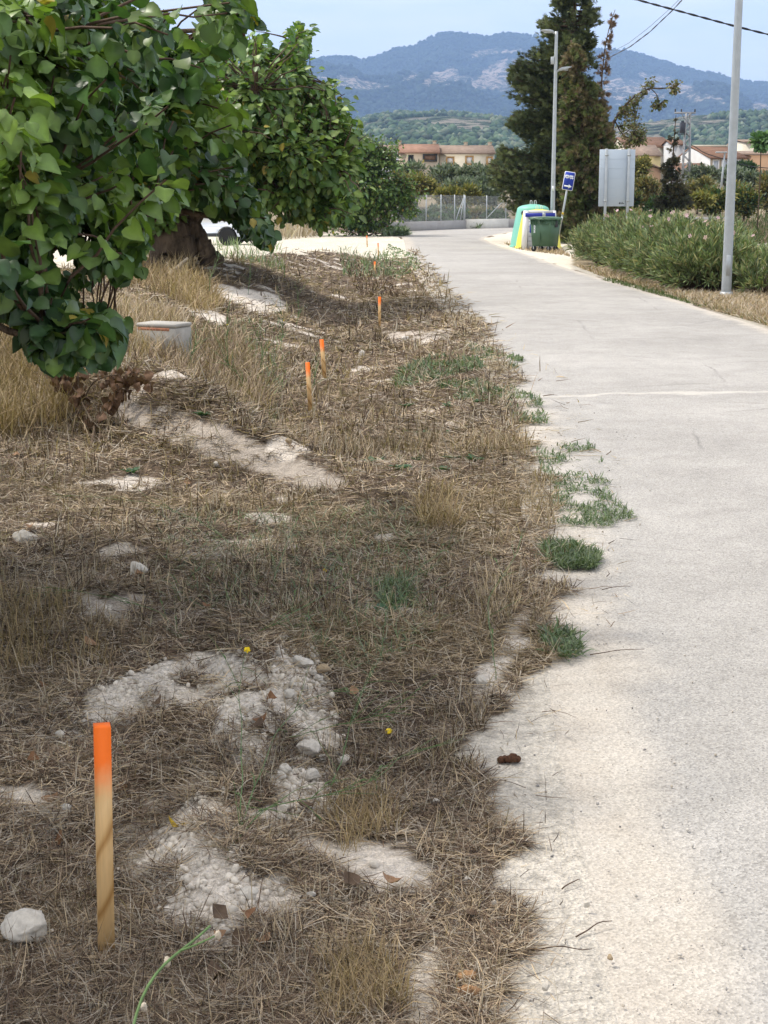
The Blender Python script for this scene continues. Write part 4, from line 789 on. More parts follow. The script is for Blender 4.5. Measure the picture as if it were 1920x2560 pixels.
acc.append(blades(x, y, 0*x, rng.uniform(.05, .2, m), .0007*y, rng.uniform(.3, 1.4, m), rng.uniform(0, 6.28, m), rng.random(m)*.6, SC[[0, 3, 1]][rng.integers(0, 3, m)], '', ''))
V, Fs, Cc = join(acc); o = mesh_np('verge_grass', V, Fs, M_straw, None, Cc); tag(o, 'dry and green grass fringe between road and oleander hedge', 'grass', kind='stuff')
# green ground cover
GR = np.array([[.12, .18, .085], [.16, .21, .10], [.10, .15, .075], [.20, .24, .13], [.14, .18, .12]])
acc = []
def green(P, n, Lr, Wk=.0011, pal=GR, clus=.5, el=(.1, 1.3)):
    q = sample_poly(P, n); x, y = flat(q[:, 0], q[:, 1]).T; f = fbm(x, y, 7, 3, 111)*.6+fbm(x, y, 2.2, 3, 112)*.4; k = f > clus-.08*rng.random(n); x = x[k]; y = y[k]; m = len(x)
    acc.append(blades(x, y, rng.random(m)*.015, rng.uniform(*Lr, m), Wk*np.hypot(y, 1.7)*(.5+rng.random(m)), rng.uniform(*el, m), rng.uniform(0, 6.28, m), rng.random(m)*.8, pal[rng.integers(0, len(pal), m)]*(.7+.6*rng.random((m, 1))), '', ''))
green([(985, 920), (1010, 900), (1100, 892), (1200, 905), (1210, 925), (1100, 950), (990, 955)], 4200, (.03, .10), Wk=.0008, clus=.45)
green([(1090, 960), (1200, 955), (1260, 985), (1230, 1005), (1130, 1000)], 2000, (.03, .08), Wk=.0008, clus=.50)
green([(1160, 860), (1240, 880), (1310, 900), (1290, 925), (1200, 900)], 1200, (.03, .07), Wk=.0008, clus=.52)
green([(1270, 970), (1350, 1000), (1370, 1065), (1300, 1065), (1240, 1000)], 1500, (.03, .07), Wk=.0007, clus=.53)
green([(1340, 1120), (1480, 1115), (1530, 1190), (1520, 1240), (1400, 1240), (1350, 1180)], 2200, (.02, .055), Wk=.0007, clus=.54)
green([(1380, 1230), (1520, 1240), (1590, 1300), (1500, 1330), (1370, 1320)], 2200, (.02, .055), Wk=.0007, clus=.54)
green([(1360, 1370), (1430, 1368), (1500, 1400), (1490, 1430), (1400, 1430), (1350, 1400)], 2600, (.03, .08), Wk=.0008, clus=.33)
green([(1350, 1590), (1430, 1590), (1460, 1640), (1420, 1660), (1370, 1640)], 500, (.03, .08), clus=.45)
green([(970, 610), (1040, 640), (1055, 670), (990, 700), (950, 660)], 2200, (.02, .07), clus=.52, pal=GR*1.3)
green([(965, 575), (1010, 578), (1020, 590), (960, 592)], 1200, (.2, .5), clus=.3)
green([(1155, 560), (1200, 560), (1200, 572), (1150, 572)], 500, (.3, .6), clus=.2)
green([(500, 640), (700, 640), (720, 740), (560, 730)], 800, (.12, .4), Wk=.0005, clus=.55, pal=GR*1.4, el=(.9, 1.5))
green([(840, 620), (960, 630), (980, 690), (860, 680)], 700, (.12, .3), Wk=.0005, clus=.52, pal=GR*1.2, el=(.7, 1.5))
green([(470, 880), (700, 820), (720, 930), (680, 1080), (560, 1020)], 900, (.06, .18), Wk=.0005, clus=.45, pal=GR*1.3, el=(.8, 1.5))
green([(400, 1280), (1050, 1260), (1100, 1600), (900, 1700), (420, 1500)], 2500, (.04, .14), Wk=.0005, clus=.42, pal=GR*1.25, el=(.1, 1.))
green([(930, 1480), (1020, 1440), (1040, 1520), (960, 1540)], 900, (.03, .1), Wk=.0007, clus=.4, pal=GR*1.25)
V, Fs, Cc = join(acc); o = mesh_np('green_grass', V, Fs, M_far, None, Cc); tag(o, 'patches of low green weeds creeping from the verge onto the dusty road edge', 'weeds', kind='stuff')
# broad-leaved rosettes in the dry grass
ROS = [(930, 1160), (965, 1155), (1000, 1175), (1045, 1155), (1105, 1180), (1135, 1150), (1190, 1155), (1030, 1085), (1060, 1090), (1110, 1090), (1015, 1020), (1120, 1020), (1195, 1010), (330, 1185), (505, 1058), (960, 1540)]
ROL = ['in brown straw below the low end of the mound', 'close right of the one below the mound end', 'lowest of the cluster in the middle verge', 'in the middle verge, right of the cluster', 'right of the middle verge cluster in pale straw', 'nearest the dusty edge in the middle verge row', 'touching the dusty edge beyond the green tuft', 'upper left of the three above the middle row', 'middle of the three above the middle row', 'right of the three above the middle row', 'alone in golden straw right of the nearest mid-verge stake', 'in golden straw below the large green patch', 'below the right end of the large green patch', 'on the shaded slope in front of the mound', 'at the upper edge of the dirt mound', 'in shaded straw right of the yellow flower']
for i, (u_, v_) in enumerate(ROS):
    p_ = gp(u_, v_); n = 9; a_ = np.linspace(0, 6.28, n, endpoint=False)+rng.random(n)*.5; dv = np.stack([np.cos(a_), np.sin(a_), .45+.3*rng.random(n)], -1)
    V, Fs, Cc = scatter(LITE_V*np.array([.6, 1, 1]), LITE_F, np.repeat(p_[None], n, 0), dv, np.tile([0, 0, 1.], (n, 1)), .075*(.7+.6*rng.random(n)), np.array([[.06, .13, .06]])*(.8+.4*rng.random((n, 1))))
    o = mesh_np('rosette_weed', V, Fs, M_far, None, Cc, loc=p_); tag(o, 'small green leaf rosette '+ROL[i], 'weed', 'green rosettes scattered in the straw')
# ------------------------------------------------------------------ stones
def ico():
    import bmesh
    bm = bmesh.new(); bmesh.ops.create_icosphere(bm, subdivisions=1, radius=1); V = np.array([v.co[:] for v in bm.verts]); Fq = np.array([[v.index for v in f.verts] for f in bm.faces]); bm.free(); return V, Fq
IV, IF = ico()
def ico3(s):
    import bmesh
    bm = bmesh.new(); bmesh.ops.create_icosphere(bm, subdivisions=s, radius=1); V = np.array([v.co[:] for v in bm.verts]); Fq = np.array([[v.index for v in f.verts] for f in bm.faces]); bm.free(); return V, Fq
IV3, IF3 = ico3(4)
def rock(p, s, label, group=None, c=(.62, .57, .49), seed=0, name='rock', cat='rock'):
    r_ = np.random.default_rng(seed+500); V = IV3.copy()
    for k in range(9):      # chop flat facets
        n = unit(r_.normal(size=3)); h = .55+.3*r_.random(); d = V@n; V = V-np.maximum(0, d-h)[:, None]*n*.92
    V = V*(1+.17*(fbm(V[:, 0]+V[:, 2], V[:, 1]-V[:, 2], 3.5, 4, seed)[:, None]-.5)*2); V = V*np.array(s)
    a_ = r_.random()*6.28; V = V@np.array([[math.cos(a_)*0+1, 0, 0], [0, 1, 0], [0, 0, 1]])
    cc = np.array(c)*(.78+.35*fbm(IV3[:, 0]*2+seed, IV3[:, 2]*2+IV3[:, 1], 3, 4, seed)[:, None])
    o = mesh_np(name, V+np.array(p)+np.array([0, 0, s[2]*.55+.010]), IF3, M_stone, None, cc, smooth=True, loc=np.array(p)); return tag(o, label, cat, group)
ROCKS = [(70, 2330, 62, 34, 'large pale rock at the left border below the painted stake'), (345, 1432, 24, 20, 'white rock with a dead leaf against it, in the shaded straw'), (62, 1352, 34, 18, 'pale flat rock at the left border in dry grass'), (770, 1880, 32, 20, 'largest white rock in the line of clods, at its upper middle'), (712, 1935, 18, 14, 'white rock left of the lower group of clods'), (775, 1945, 22, 14, 'white rock just below the largest clod'), (860, 1908, 17, 12, 'lone white rock right of the clods in straw'), (700, 1950, 15, 12, 'small white rock at the lower left of the clods'), (725, 1742, 14, 12, 'small white clod at the left of the furrow'), (755, 1665, 30, 16, 'crumbly pale clod at the top of the furrow'), (808, 1680, 18, 10, 'tan clod beside the furrow top, half covered in straw'), (622, 2245, 26, 16, 'pale clod at the lower left of the furrow'), (230, 2408, 12, 8, 'tan pebble at the foot of the painted stake'), (778, 2248, 12, 9, 'small white stone in straw right of the lower clods'), (165, 2028, 14, 8, 'pale stone beside dead leaves left of the furrow'), (150, 1845, 12, 8, 'white stone above and left of the painted stake'), (1205, 1712, 18, 14, 'pale rock at the edge of straw and dust'), (1466, 2270, 9, 8, 'small white stone on the dust beside the road'), (1363, 2478, 11, 8, 'grey stone on the white dust near the bottom'), (1524, 2404, 9, 7, 'small tan stone on the dust right of the grey one'), (1235, 2270, 8, 8, 'white pebble in the straw tongue'), (1088, 2012, 11, 7, 'white stone in the straw below the clods at right'), (1170, 2208, 12, 6, 'white chip in straw at the verge edge'), (722, 1107, 9, 7, 'tan pebble below the second stake'), (1012, 848, 11, 6, 'white stone in the straw by the road'), (905, 886, 9, 8, 'pale bluish stone in the straw behind the stakes'), (540, 1165, 8, 6, 'white pebble on the dirt mound'), (300, 935, 20, 10, 'pale stone lying at the fallen dead branch'), (663, 1450, 7, 6, 'small white stone in the shaded straw centre'), (1265, 500, 1, 1, None)]
for i, (u_, v_, hu_, hv_, lb) in enumerate(ROCKS):
    if not lb: continue
    p_ = gp(u_, v_+hv_*.6); k = np.hypot(p_[1], 1.7)/F_PX; tan_ = 'tan' in lb; rock(p_, (hu_*k, hu_*k*.8, hv_*k*1.25), lb, c=(.44, .34, .22) if tan_ else (.66, .61, .53), seed=i)
q1 = [sample_poly(P, n) for P, n in [(BARE[0], 3000), (BARE[1], 5500), (BARE[2], 2800), (BARE[3], 500), (BARE[5], 300), (BARE[6], 100), (BARE[7], 250), (BARE[9], 120)]]
q = np.vstack(q1+[sample_poly([(0, 1400), (1000, 1400), (1000, 2560), (0, 2560)], 600)]); x, y = flat(q[:, 0], q[:, 1]).T; z = ground_z(x, y); m = len(x)
s = .0013+.014*rng.random(m)**9; s[:600] *= 1.
nV = IV*np.array([1, 1, .75]); V, Fs, Cc = scatter(nV, [IF], np.c_[x, y, z+s*.2], rand_unit(m), rand_unit(m), s[:, None]*(.6+.7*rng.random((m, 3))), np.array([[.74, .67, .57]])*(.75+.4*rng.random((m, 1))))
o = mesh_np('soil_crumbs', V, Fs, M_stone, None, Cc); tag(o, 'pale soil crumbs and small clods strewn over the bare patches', 'soil crumbs', kind='stuff')
x = rng.uniform(.0, 3.2, 9000); y = 2.6+11*rng.random(9000)**1.5; k = (x > leftedge(y)-.6) & (rng.random(9000) < np.where(np.abs(x-leftedge(y)+.05) < .45, 1, .22)); x = x[k]; y = y[k]; m = len(x); z = np.maximum(ground_z(x, y), np.where(x > leftedge(y), .004, -1)); s = .0014+.005*rng.random(m)**6
gc = np.array([[.5, .47, .42], [.38, .36, .34], [.62, .58, .52], [.25, .24, .23], [.48, .42, .34], [.55, .5, .44]])[rng.integers(0, 6, m)]
V, Fs, Cc = scatter(nV, [IF], np.c_[x, y, z+s*.3], rand_unit(m), rand_unit(m), s[:, None]*(.6+.7*rng.random((m, 3))), gc); o = mesh_np('gravel', V, Fs, M_stone, None, Cc); tag(o, 'loose grit along the asphalt edge', 'gravel', kind='stuff')
for i, (u_, v_) in enumerate(sample_poly([(700, 1620), (800, 1640), (850, 1800), (870, 1850), (820, 1950), (830, 2060), (700, 2110), (690, 1960), (740, 1880), (680, 1740)], 34)):
    p_ = gp(u_, v_); s_ = .006+.012*rng.random()**1.5; rock(p_, (s_, s_*.85, s_*.8), 'small crumbly white clod in the rubble of the furrow', 'clods in the furrow rubble', (.60, .55, .47), 60+i, 'clod', 'clod')
# ------------------------------------------------------------------ fallen leaves
M_dead = attrmat('dead_leaf', .75, .1, .35, 90, .2, .3)
DLV = np.array([(x_*.5, y_, 0) for y_ in np.linspace(0, 1, 6) for x_ in (-1, -.5, 0, .5, 1)], float); wdt = np.array([.06, .72, 1, .85, .45, .04]); DLV[:, 0] *= np.repeat(wdt, 5)
DLF = np.array([(r*5+c_, r*5+c_+1, r*5+c_+6, r*5+c_+5) for r in range(5) for c_ in range(4)])
def dead_leaf(u_, v_, s, c, label, group=None, seed=0, name='dead_leaf', up=.026):
    r_ = np.random.default_rng(seed); V = DLV.copy(); V[:, 2] += (.5+.9*r_.random())*V[:, 0]**2*1.3+.25*r_.normal()*(V[:, 1]-.5)**2+.05*np.sin(V[:, 1]*9+seed)+.04*np.sin(V[:, 0]*14+V[:, 1]*7)
    p_ = gp(u_, v_)+np.array([0, 0, up]); a_ = r_.random()*6.28; dv = np.array([[math.cos(a_), math.sin(a_), .15*r_.normal()]]); nr = unit(np.array([[.4*r_.normal(), -.3+.3*r_.normal(), 1.]]))
    V, Fs, _ = scatter(V, [DLF], p_[None], dv, nr, np.array([s])); cc = np.array(c)*(.7+.6*fbm(V[:, 0]*60, V[:, 1]*60, 1, 3, seed)[:, None]); o = mesh_np(name, V, Fs, M_dead, None, cc, smooth=True, loc=p_); return tag(o, label, 'leaf', group)
B1, B2, B3 = (.24, .125, .065), (.14, .095, .065), (.36, .22, .13)
LV = [(335, 1450, .05, B3, 'light brown dead leaf leaning on the white rock'), (210, 1628, .07, B3, 'orange-brown curled leaf in grass above and left of the furrow'), (105, 1722, .05, B1, 'rust-brown leaf near the left border'), (645, 1808, .055, B1, 'rust-brown curled leaf in the furrow'), (665, 1765, .04, B1, 'small rust-red leaf higher in the furrow'), (668, 1838, .055, B2, 'dark crumpled leaf below the rust-brown one in the furrow'), (690, 1865, .05, B2, 'darkest crumpled leaf in the furrow'), (130, 2010, .055, B3, 'pale brown leaf standing beside a pale stone left of the stake'), (150, 2130, .06, B1, 'brown folded leaf left of the stake'), (98, 1915, .04, B1, 'brown leaf in grass left of the stake top'), (385, 1770, .05, B2, 'brown leaf on the white patch above the stake'), (318, 1985, .04, B1, 'rust leaf right of the stake'), (535, 2325, .055, B2, 'dark brown leaf by the green stem tip'), (608, 2298, .045, B1, 'brown leaf standing beside the green stem tip'), (560, 2350, .035, B3, 'small orange leaf under the green stem tip'), (668, 2385, .045, B3, 'orange-brown leaf flat in straw right of the green stem'), (580, 2385, .05, B2, 'dark curled leaf below the green stem tip'), (570, 2460, .065, B2, 'long dark twisted leaf at the bottom'), (505, 2500, .045, B2, 'blackish leaf near the bottom edge'), (765, 2045, .055, B2, 'dark folded leaf at the foot of the clods'), (860, 2235, .055, B2, 'dark leaf in straw right of the lower clods'), (985, 2225, .06, B3, 'tan torn leaf in straw, lower middle'), (460, 1215, .055, B3, 'pale tan leaf on the slope of the mound'), (780, 1532, .045, B1, 'brown leaf below the yellow flower'), (790, 1575, .04, B1, 'brown leaf above the furrow top'), (910, 1650, .055, B3, 'pale brown leaf in straw above the furrow at right'), (875, 1750, .04, B3, 'ochre leaf right of the furrow'), (570, 1572, .05, B1, 'rust leaf in the shaded straw centre'), (75, 1325, .05, B3, 'pale leaf behind the flat rock at the left border'), (50, 1145, .05, B3, 'tan leaf at the left border in the dark grass'), (195, 1085, .09, B1, 'large rust-brown leaf under the fallen branch'), (15, 1475, .06, B3, 'orange leaf at the left border'), (150, 1610, .04, B2, 'dark leaf left of the orange curled one'), (1120, 1100, .05, B1, 'brown leaf lying in sunlit straw'), (515, 1530, .04, B1, 'small brown leaf in shaded grass'), (1000, 1440, .05, B3, 'pale fallen leaf in the mid verge'), (1160, 2300, .04, B2, 'dark leaf in the straw tongue at the bottom right')]
for i, (u_, v_, s_, c_, lb) in enumerate(LV): dead_leaf(u_, v_, s_*.95, c_, lb, 'fallen leaves on the verge', i)
dead_leaf(436, 2085, .055, (.62, .42, .04), 'bright yellow fallen leaf on the white soil patch', None, 77, 'yellow_leaf', .02)
# droppings / clump and cork-like pieces
def lumpy(name, label, cat, u_, v_, parts, c, group=None):
    p_ = gp(u_, v_); mb = MB(); C_ = []
    for (dx, dy, dz, l, r_, a_) in parts:
        t = np.linspace(0, 1, 10); P = np.stack([dx+np.cos(a_)*(t-.5)*l, dy+np.sin(a_)*(t-.5)*l, dz+r_*.9+0*t], -1); P[:, 1] += .15*l*np.sin(t*3); rr = r_*(.55+.45*np.sin(np.pi*np.clip(t, .06, .94))**.5)*(1+.12*rng.normal(size=10)); mb.tube(P+p_, rr, 9)
    cc = np.array(c)*(.7+.6*rng.random((sum(len(v_) for v_ in mb.v), 1))); o = mb.obj(name, M_stone, None, True, loc=p_, colr=cc); return tag(o, label, cat, group)
lumpy('dung', 'dark brown dried dung on the dust beside the straw', 'dung', 1275, 1908, [(-.018, 0, 0, .035, .012, .3), (.008, .01, 0, .04, .013, .9), (0, -.012, .006, .035, .011, -.2), (.024, .004, .002, .02, .010, 1.4)], (.10, .05, .03))
lumpy('cork_piece', 'upper of the two tan bark lumps at the bottom of the straw', 'bark lump', 1168, 2462, [(0, 0, .005, .04, .013, .2)], (.42, .25, .13))
lumpy('cork_piece', 'lower of the two tan bark lumps at the bottom of the straw', 'bark lump', 1172, 2500, [(0, 0, .003, .046, .014, -.2)], (.36, .21, .11))
# ------------------------------------------------------------------ stakes
def stake(u_, vt, vb, ub, wd, label, yaw, ub_top):
    p_ = gp(ub, vb); k = p_[1]; top = at(ub_top, vt, p_[1]); H = float(np.linalg.norm(top-p_)); s_ = H/.55
    mb = MB(); mb.box((0, 0, .275*s_-.03), (wd, wd, .55*s_+.06)); o = mb.obj('survey_stake', M_stake, None)
    # keep the sprayed top on every stake whatever its length
    V = o.data
    for v_ in V.vertices: v_.co.z = v_.co.z/s_
    o.scale = (1, 1, s_); o.location = p_; d = (Vector(top)-Vector(p_)).normalized(); o.rotation_euler = (d.to_track_quat('Z', 'Y').to_matrix() @ Matrix.Rotation(yaw, 3, 'Z')).to_euler()
    return tag(o, label, 'stake', 'wooden survey stakes with orange tops along the verge')
STK = [(0, 1813, 2392, 266, .037, 'nearest wooden stake with orange sprayed top, large at lower left', R(14), 255), (0, 906, 1027, 776, .034, 'second nearest orange-topped stake, the larger of the pair in mid verge', R(10), 769), (0, 849, 950, 812, .036, 'thinner orange-topped stake behind the mid-verge pair, partly hidden by grass', R(12), 804), (0, 742, 820, 949, .034, 'orange-topped stake standing close to the road where the grass darkens', R(10), 949),
       (0, 654, 688, 937, .036, 'short orange stake in the dark grass below the far bend', R(10), 937), (0, 607, 645, 946, .036, 'orange-topped stake at the edge of the white track', R(5), 945), (0, 589, 617, 918, .036, 'pale stake on the white track left of the road', R(5), 917), (0, 565, 588, 969, .04, 'farthest orange stake at the foot of the fruit tree by the wall', R(5), 969)]
for a_ in STK: stake(*a_)
# ------------------------------------------------------------------ wiry green weeds, dead branch, foreground stem
M_stem = surf('green_stem', (.10, .17, .055), .6, .3, 50, .3); M_yel = surf('yellow_flower', (.85, .62, .02), .6, .1, 30); M_seed = surf('seed_fluff', (.55, .48, .38), .9, .2, 60)
def wiry(pts, label, flowers=(), r=.0014, side=10, cat='weed', group='wiry green weeds in the straw', branch=.16):
    W = np.array([gp(u_, v_)+np.array([0, 0, h_]) for u_, v_, h_ in pts]); root = thing('wiry_weed', label, cat, W[0], group=group); P = resample3(W, 26); mb = MB(); mb.tube(wob(P, .003), np.linspace(r*1.3, r*.5, 26), 5)
    for i in range(side):
        k = rng.integers(3, 25); a_ = rng.normal(size=3)*.5; tdir = unit(P[min(25, k+1)]-P[k]); d = unit(tdir+a_+np.array([0, 0, .15])); L = branch*(.4+.9*rng.random()); Q = resample3(np.array([P[k], P[k]+d*L*.5+np.array([0, 0, .01]), P[k]+d*L+rng.normal(size=3)*.015]), 7); mb.tube(Q, np.linspace(r*.8, r*.4, 7), 4)
        if rng.random() < .5: lf = MB(); V, Fs, _ = scatter(LITE_V*np.array([.35, 1, 1]), LITE_F, Q[3:4], d[None], np.array([[0, 0, 1.]]), np.array([.025])); mb.add(V, Fs)
    mb.obj('stem', M_stem, root, True, loc=W[0])
    for (u_, v_, h_) in flowers:
        p_ = gp(u_, v_)+np.array([0, 0, h_]); V, Fs, _ = scatter(PETV, PETF, np.repeat(p_[None], 3, 0), rand_unit(3), unit(np.tile([0, -.5, 1.], (3, 1))+.3*rand_unit(3)), np.full(3, .012)); mesh_np('flower', V, Fs, M_yel, root, loc=W[0])
wiry([(570, 2150, 0), (640, 2000, .05), (690, 1900, .09), (770, 1820, .1), (870, 1760, .06)], 'long wiry green stem arching up across the white clods', (), side=16)
wiry([(570, 2130, 0), (660, 2060, .05), (900, 2040, .08), (1040, 1950, .1), (1090, 1920, .1)], 'wiry green stem crossing low toward the road from the furrow', ((972, 1850, .03),), side=14)
wiry([(540, 1630, 0), (700, 1590, .06), (860, 1530, .12), (880, 1500, .14)], 'wiry green stem above the furrow with a yellow flower', ((812, 1442, .03),), side=12)
wiry([(700, 1850, 0), (850, 1870, .08), (1020, 1860, .12)], 'wiry stem with tiny yellow bloom right of the clods', ((968, 1850, .02),), side=10)
wiry([(500, 1650, 0), (400, 1560, .06), (180, 1520, .08), (40, 1530, .07)], 'wiry green stem trailing left in shaded grass', (), side=12)
wiry([(640, 1400, 0), (500, 1330, .06), (380, 1290, .08), (120, 1270, .08)], 'wiry green stem spreading left from the shaded centre', (), side=12)
wiry([(660, 1520, 0), (720, 1400, .1), (760, 1330, .14), (860, 1300, .16)], 'wiry green stem rising in the shaded centre of the verge', (), side=12)
wiry([(600, 2080, 0), (605, 1950, .08), (600, 1820, .14), (620, 1740, .17)], 'thin curved green stem with yellow buds left of the clods', ((620, 1745, .165),), side=5)
wiry([(960, 1560, 0), (1050, 1450, .06), (1160, 1380, .08)], 'pale green weed with small leaves in the mid verge', ((960, 1500, .02),), side=14)
wiry([(1240, 1700, 0), (1215, 1560, .1), (1290, 1500, .2), (1305, 1440, .22)], 'thin dark upright stem at the dusty edge', (), side=8)
wiry([(820, 2000, 0), (900, 1800, .08), (960, 1700, .12)], 'wiry green stem right of the lower clods', (), side=12)
for i, (u_, v_, h_) in enumerate([(700, 880, .5), (650, 930, .45), (740, 820, .5), (560, 900, .5), (520, 760, .7), (620, 740, .8), (860, 690, .6), (600, 1000, .35), (780, 980, .3), (470, 950, .4)]):
    wiry([(u_, v_, 0), (u_+8, v_, h_*.5), (u_+25*rng.normal(), v_, h_)], ['upright green weed close left of the second nearest stake', 'upright green weed just in front of the concrete box and mound', 'upright green weed directly behind the thinner stake', 'upright weed in the tall grass above the dirt mound', 'upright weed beside the bare white slope', 'tallest wiry weed in front of the double trunk', 'wiry weed in the dark grass nearest the far stakes', 'low upright weed just above the top of the dirt mound', 'low upright weed below the second nearest stake', 'upright weed right of the concrete box'][i], ((u_+10, v_, h_*.7),) if i in (0, 3, 5) else (), .003, 12, group='upright wiry weeds behind the mound', branch=.22)
# out-of-focus stem rising right in front of the lens
root = thing('flower_stem', 'pale green stem with fluffy seed heads rising from the bottom edge', 'weed', at(330, 2620, 1.7))
P = resample3(np.array([at(300, 2760, 1.62), at(335, 2540, 1.7), at(372, 2450, 1.75), at(430, 2390, 1.8), at(490, 2350, 1.85), at(525, 2315, 1.88)]), 30); base = np.array(root.location); base_ = base.copy(); base_[2] = 0
mb = MB(); Q = np.vstack([np.array([[base[0]-.02, base[1]-.1, 0.]]), P]); mb.tube(resample3(Q, 46), np.linspace(.0034, .0016, 46), 8); mb.tube(resample3(np.array([P[22], P[22]+(.012, 0, .004), at(548, 2335, 1.86)]), 6), np.linspace(.0014, .001, 6), 6); mb.obj('stem', M_stem, root, True, loc=base)
for (u_, v_, s_, nm) in [(418, 2405, .0045, 1), (545, 2338, .004, 2), (360, 2518, .004, 3)]:
    c = at(u_, v_, 1.8); mb = MB(); mb.add(IV3*np.array([.9, .9, 1.5])*s_*(1+.15*rng.normal(size=(len(IV3), 1)))+c, IF3); mb.obj('seed_head', M_seed, root, False, loc=base)
# fallen branch with dead leaves
p_ = gp(225, 1130); root = thing('fallen_branch', 'fallen grey branch with rust-brown dead leaves below the big tree', 'branch', p_)
def gh(u_, v_, h_): return gp(u_, v_)+np.array([0, 0, h_])
main = [[gh(225, 1130, .02), gh(238, 1085, .05), gh(205, 1050, .12), gh(195, 1040, .3), gh(200, 1040, .45)], [gh(205, 1050, .12), gh(240, 1040, .28), gh(330, 1040, .32), gh(365, 1050, .30)], [gh(238, 1085, .06), gh(280, 1070, .22), gh(310, 1060, .26)], [gh(200, 1050, .2), gh(150, 1050, .35), gh(130, 1050, .5)]]
mb = MB(); ls = []
for k, m_ in enumerate(main): Q = resample3(np.array(m_), 14); mb.tube(wob(Q, .006), np.linspace(.014 if k == 0 else .007, .003, 14), 7); ls.append(Q[5:])
mb.obj('stem', M_bark, root, True, loc=p_); Lp = np.vstack(ls); n = 150; pp = Lp[rng.integers(0, len(Lp), n)]+rand_unit(n)*.05; V0 = DLV.copy(); V0[:, 2] += 1.2*V0[:, 0]**2+.1*np.sin(V0[:, 1]*7)
V, Fs, Cc = scatter(V0, [DLF], pp, unit(rand_unit(n)*.5+np.array([0, 0, -1.])), rand_unit(n), .085*(.6+.6*rng.random(n)), np.array([[.17, .10, .06]])*(.5+.9*rng.random((n, 1)))); mesh_np('dead_leaves', V, Fs, M_dead, root, Cc, smooth=True, loc=p_)
p_ = gp(425, 700); mb = MB(); mb.tube(resample3(np.array([gh(405, 708, .03), gh(430, 698, .12), gh(462, 690, .22), gh(470, 690, .3)]), 10), np.linspace(.05, .02, 10), 8); mb.tube(resample3(np.array([gh(430, 698, .12), gh(418, 690, .2)]), 6), .02, 6); o = mb.obj('bleached_branch', surf('bleached_wood', (.42, .36, .27), .8, .2, 20), None, True, loc=p_); tag(o, 'bleached broken branch lying below the double trunk', 'branch')
p_ = gp(1030, 768); mb = MB(); mb.tube(resample3(np.array([gh(985, 766, .03), gh(1030, 768, .02), gh(1075, 770, .03)]), 10), .016, 6); o = mb.obj('stick', M_bark, None, True, loc=p_); tag(o, 'dark stick lying across the shaded grass beside the road', 'stick')
for (u0, v0, u1, v1, lb) in [(1095, 1690, 1200, 1705, 'brown stalk lying toward the dust'), (1080, 2040, 1240, 2140, 'long split stalk lying at the edge of the dust'), (1475, 1642, 1610, 1628, 'thin dry stem lying on the dusty asphalt'), (1505, 1478, 1575, 1470, 'short dry stem on the dust'), (1300, 2385, 1480, 2380, 'forked dry stem below the straw tongue'), (1440, 2350, 1530, 2310, 'bent dry stem on the dust'), (1405, 2230, 1450, 2205, 'short twig on the dust')]:
    A = gh(u0, v0, .008); B_ = gh(u1, v1, .008); mb = MB(); mb.tube(wob(resample3(np.array([A, (A+B_)/2+np.array([.005, .01, .006]), B_]), 9), .003), np.linspace(.0022, .001, 9), 5); o = mb.obj('dry_stem', M_twig, None, True, loc=A); tag(o, lb, 'stem', 'dry stems on the road edge')
# ------------------------------------------------------------------ roadside furniture
M_white = surf('white_paint', (.72, .72, .70), .5, .06, 6, .4); M_dark = surf('dark_void', (.03, .03, .035), .6, .2, 5); M_black = surf('black_rubber', (.018, .018, .018), .7, .2, 20)
M_blue = surf('sign_blue', (.012, .045, .42), .4, .05, 4, .5, bmp=0); M_navy = surf('band_blue', (.02, .035, .33), .5, .1, 4, .4, bmp=0); M_signw = surf('sign_white', (.8, .82, .84), .4, .04, 4, .5, bmp=0)
M_conc = surf('concrete', (.40, .38, .34), .9, .22, 5, .15, 0, .5, .01, dirt=(.27, .24, .20)); M_brick = surf('brick_course', (.44, .20, .12), .9, .3, 25, .1, 0, .5, .004)
# concrete box with brick course
pb = gp(412, 878)-np.array([0, 0, .04]); root = thing('concrete_box', 'weathered concrete box with a brick course under its lid, in tall dry grass', 'box', pb, R(-24))
root.scale = (.88, .88, .88)
mb = MB(); mb.box((0, 0, .144), (.50, .34, .346), bev=.012); mb.obj('body', M_conc, root)
mb = MB(); mb.box((-.03, -.004, .300), (.40, .345, .030), bev=.003); mb.obj('brick_course', M_brick, root)
mb = MB(); mb.box((0, 0, .340), (.505, .346, .045), bev=.012); mb.obj('lid', M_conc, root)
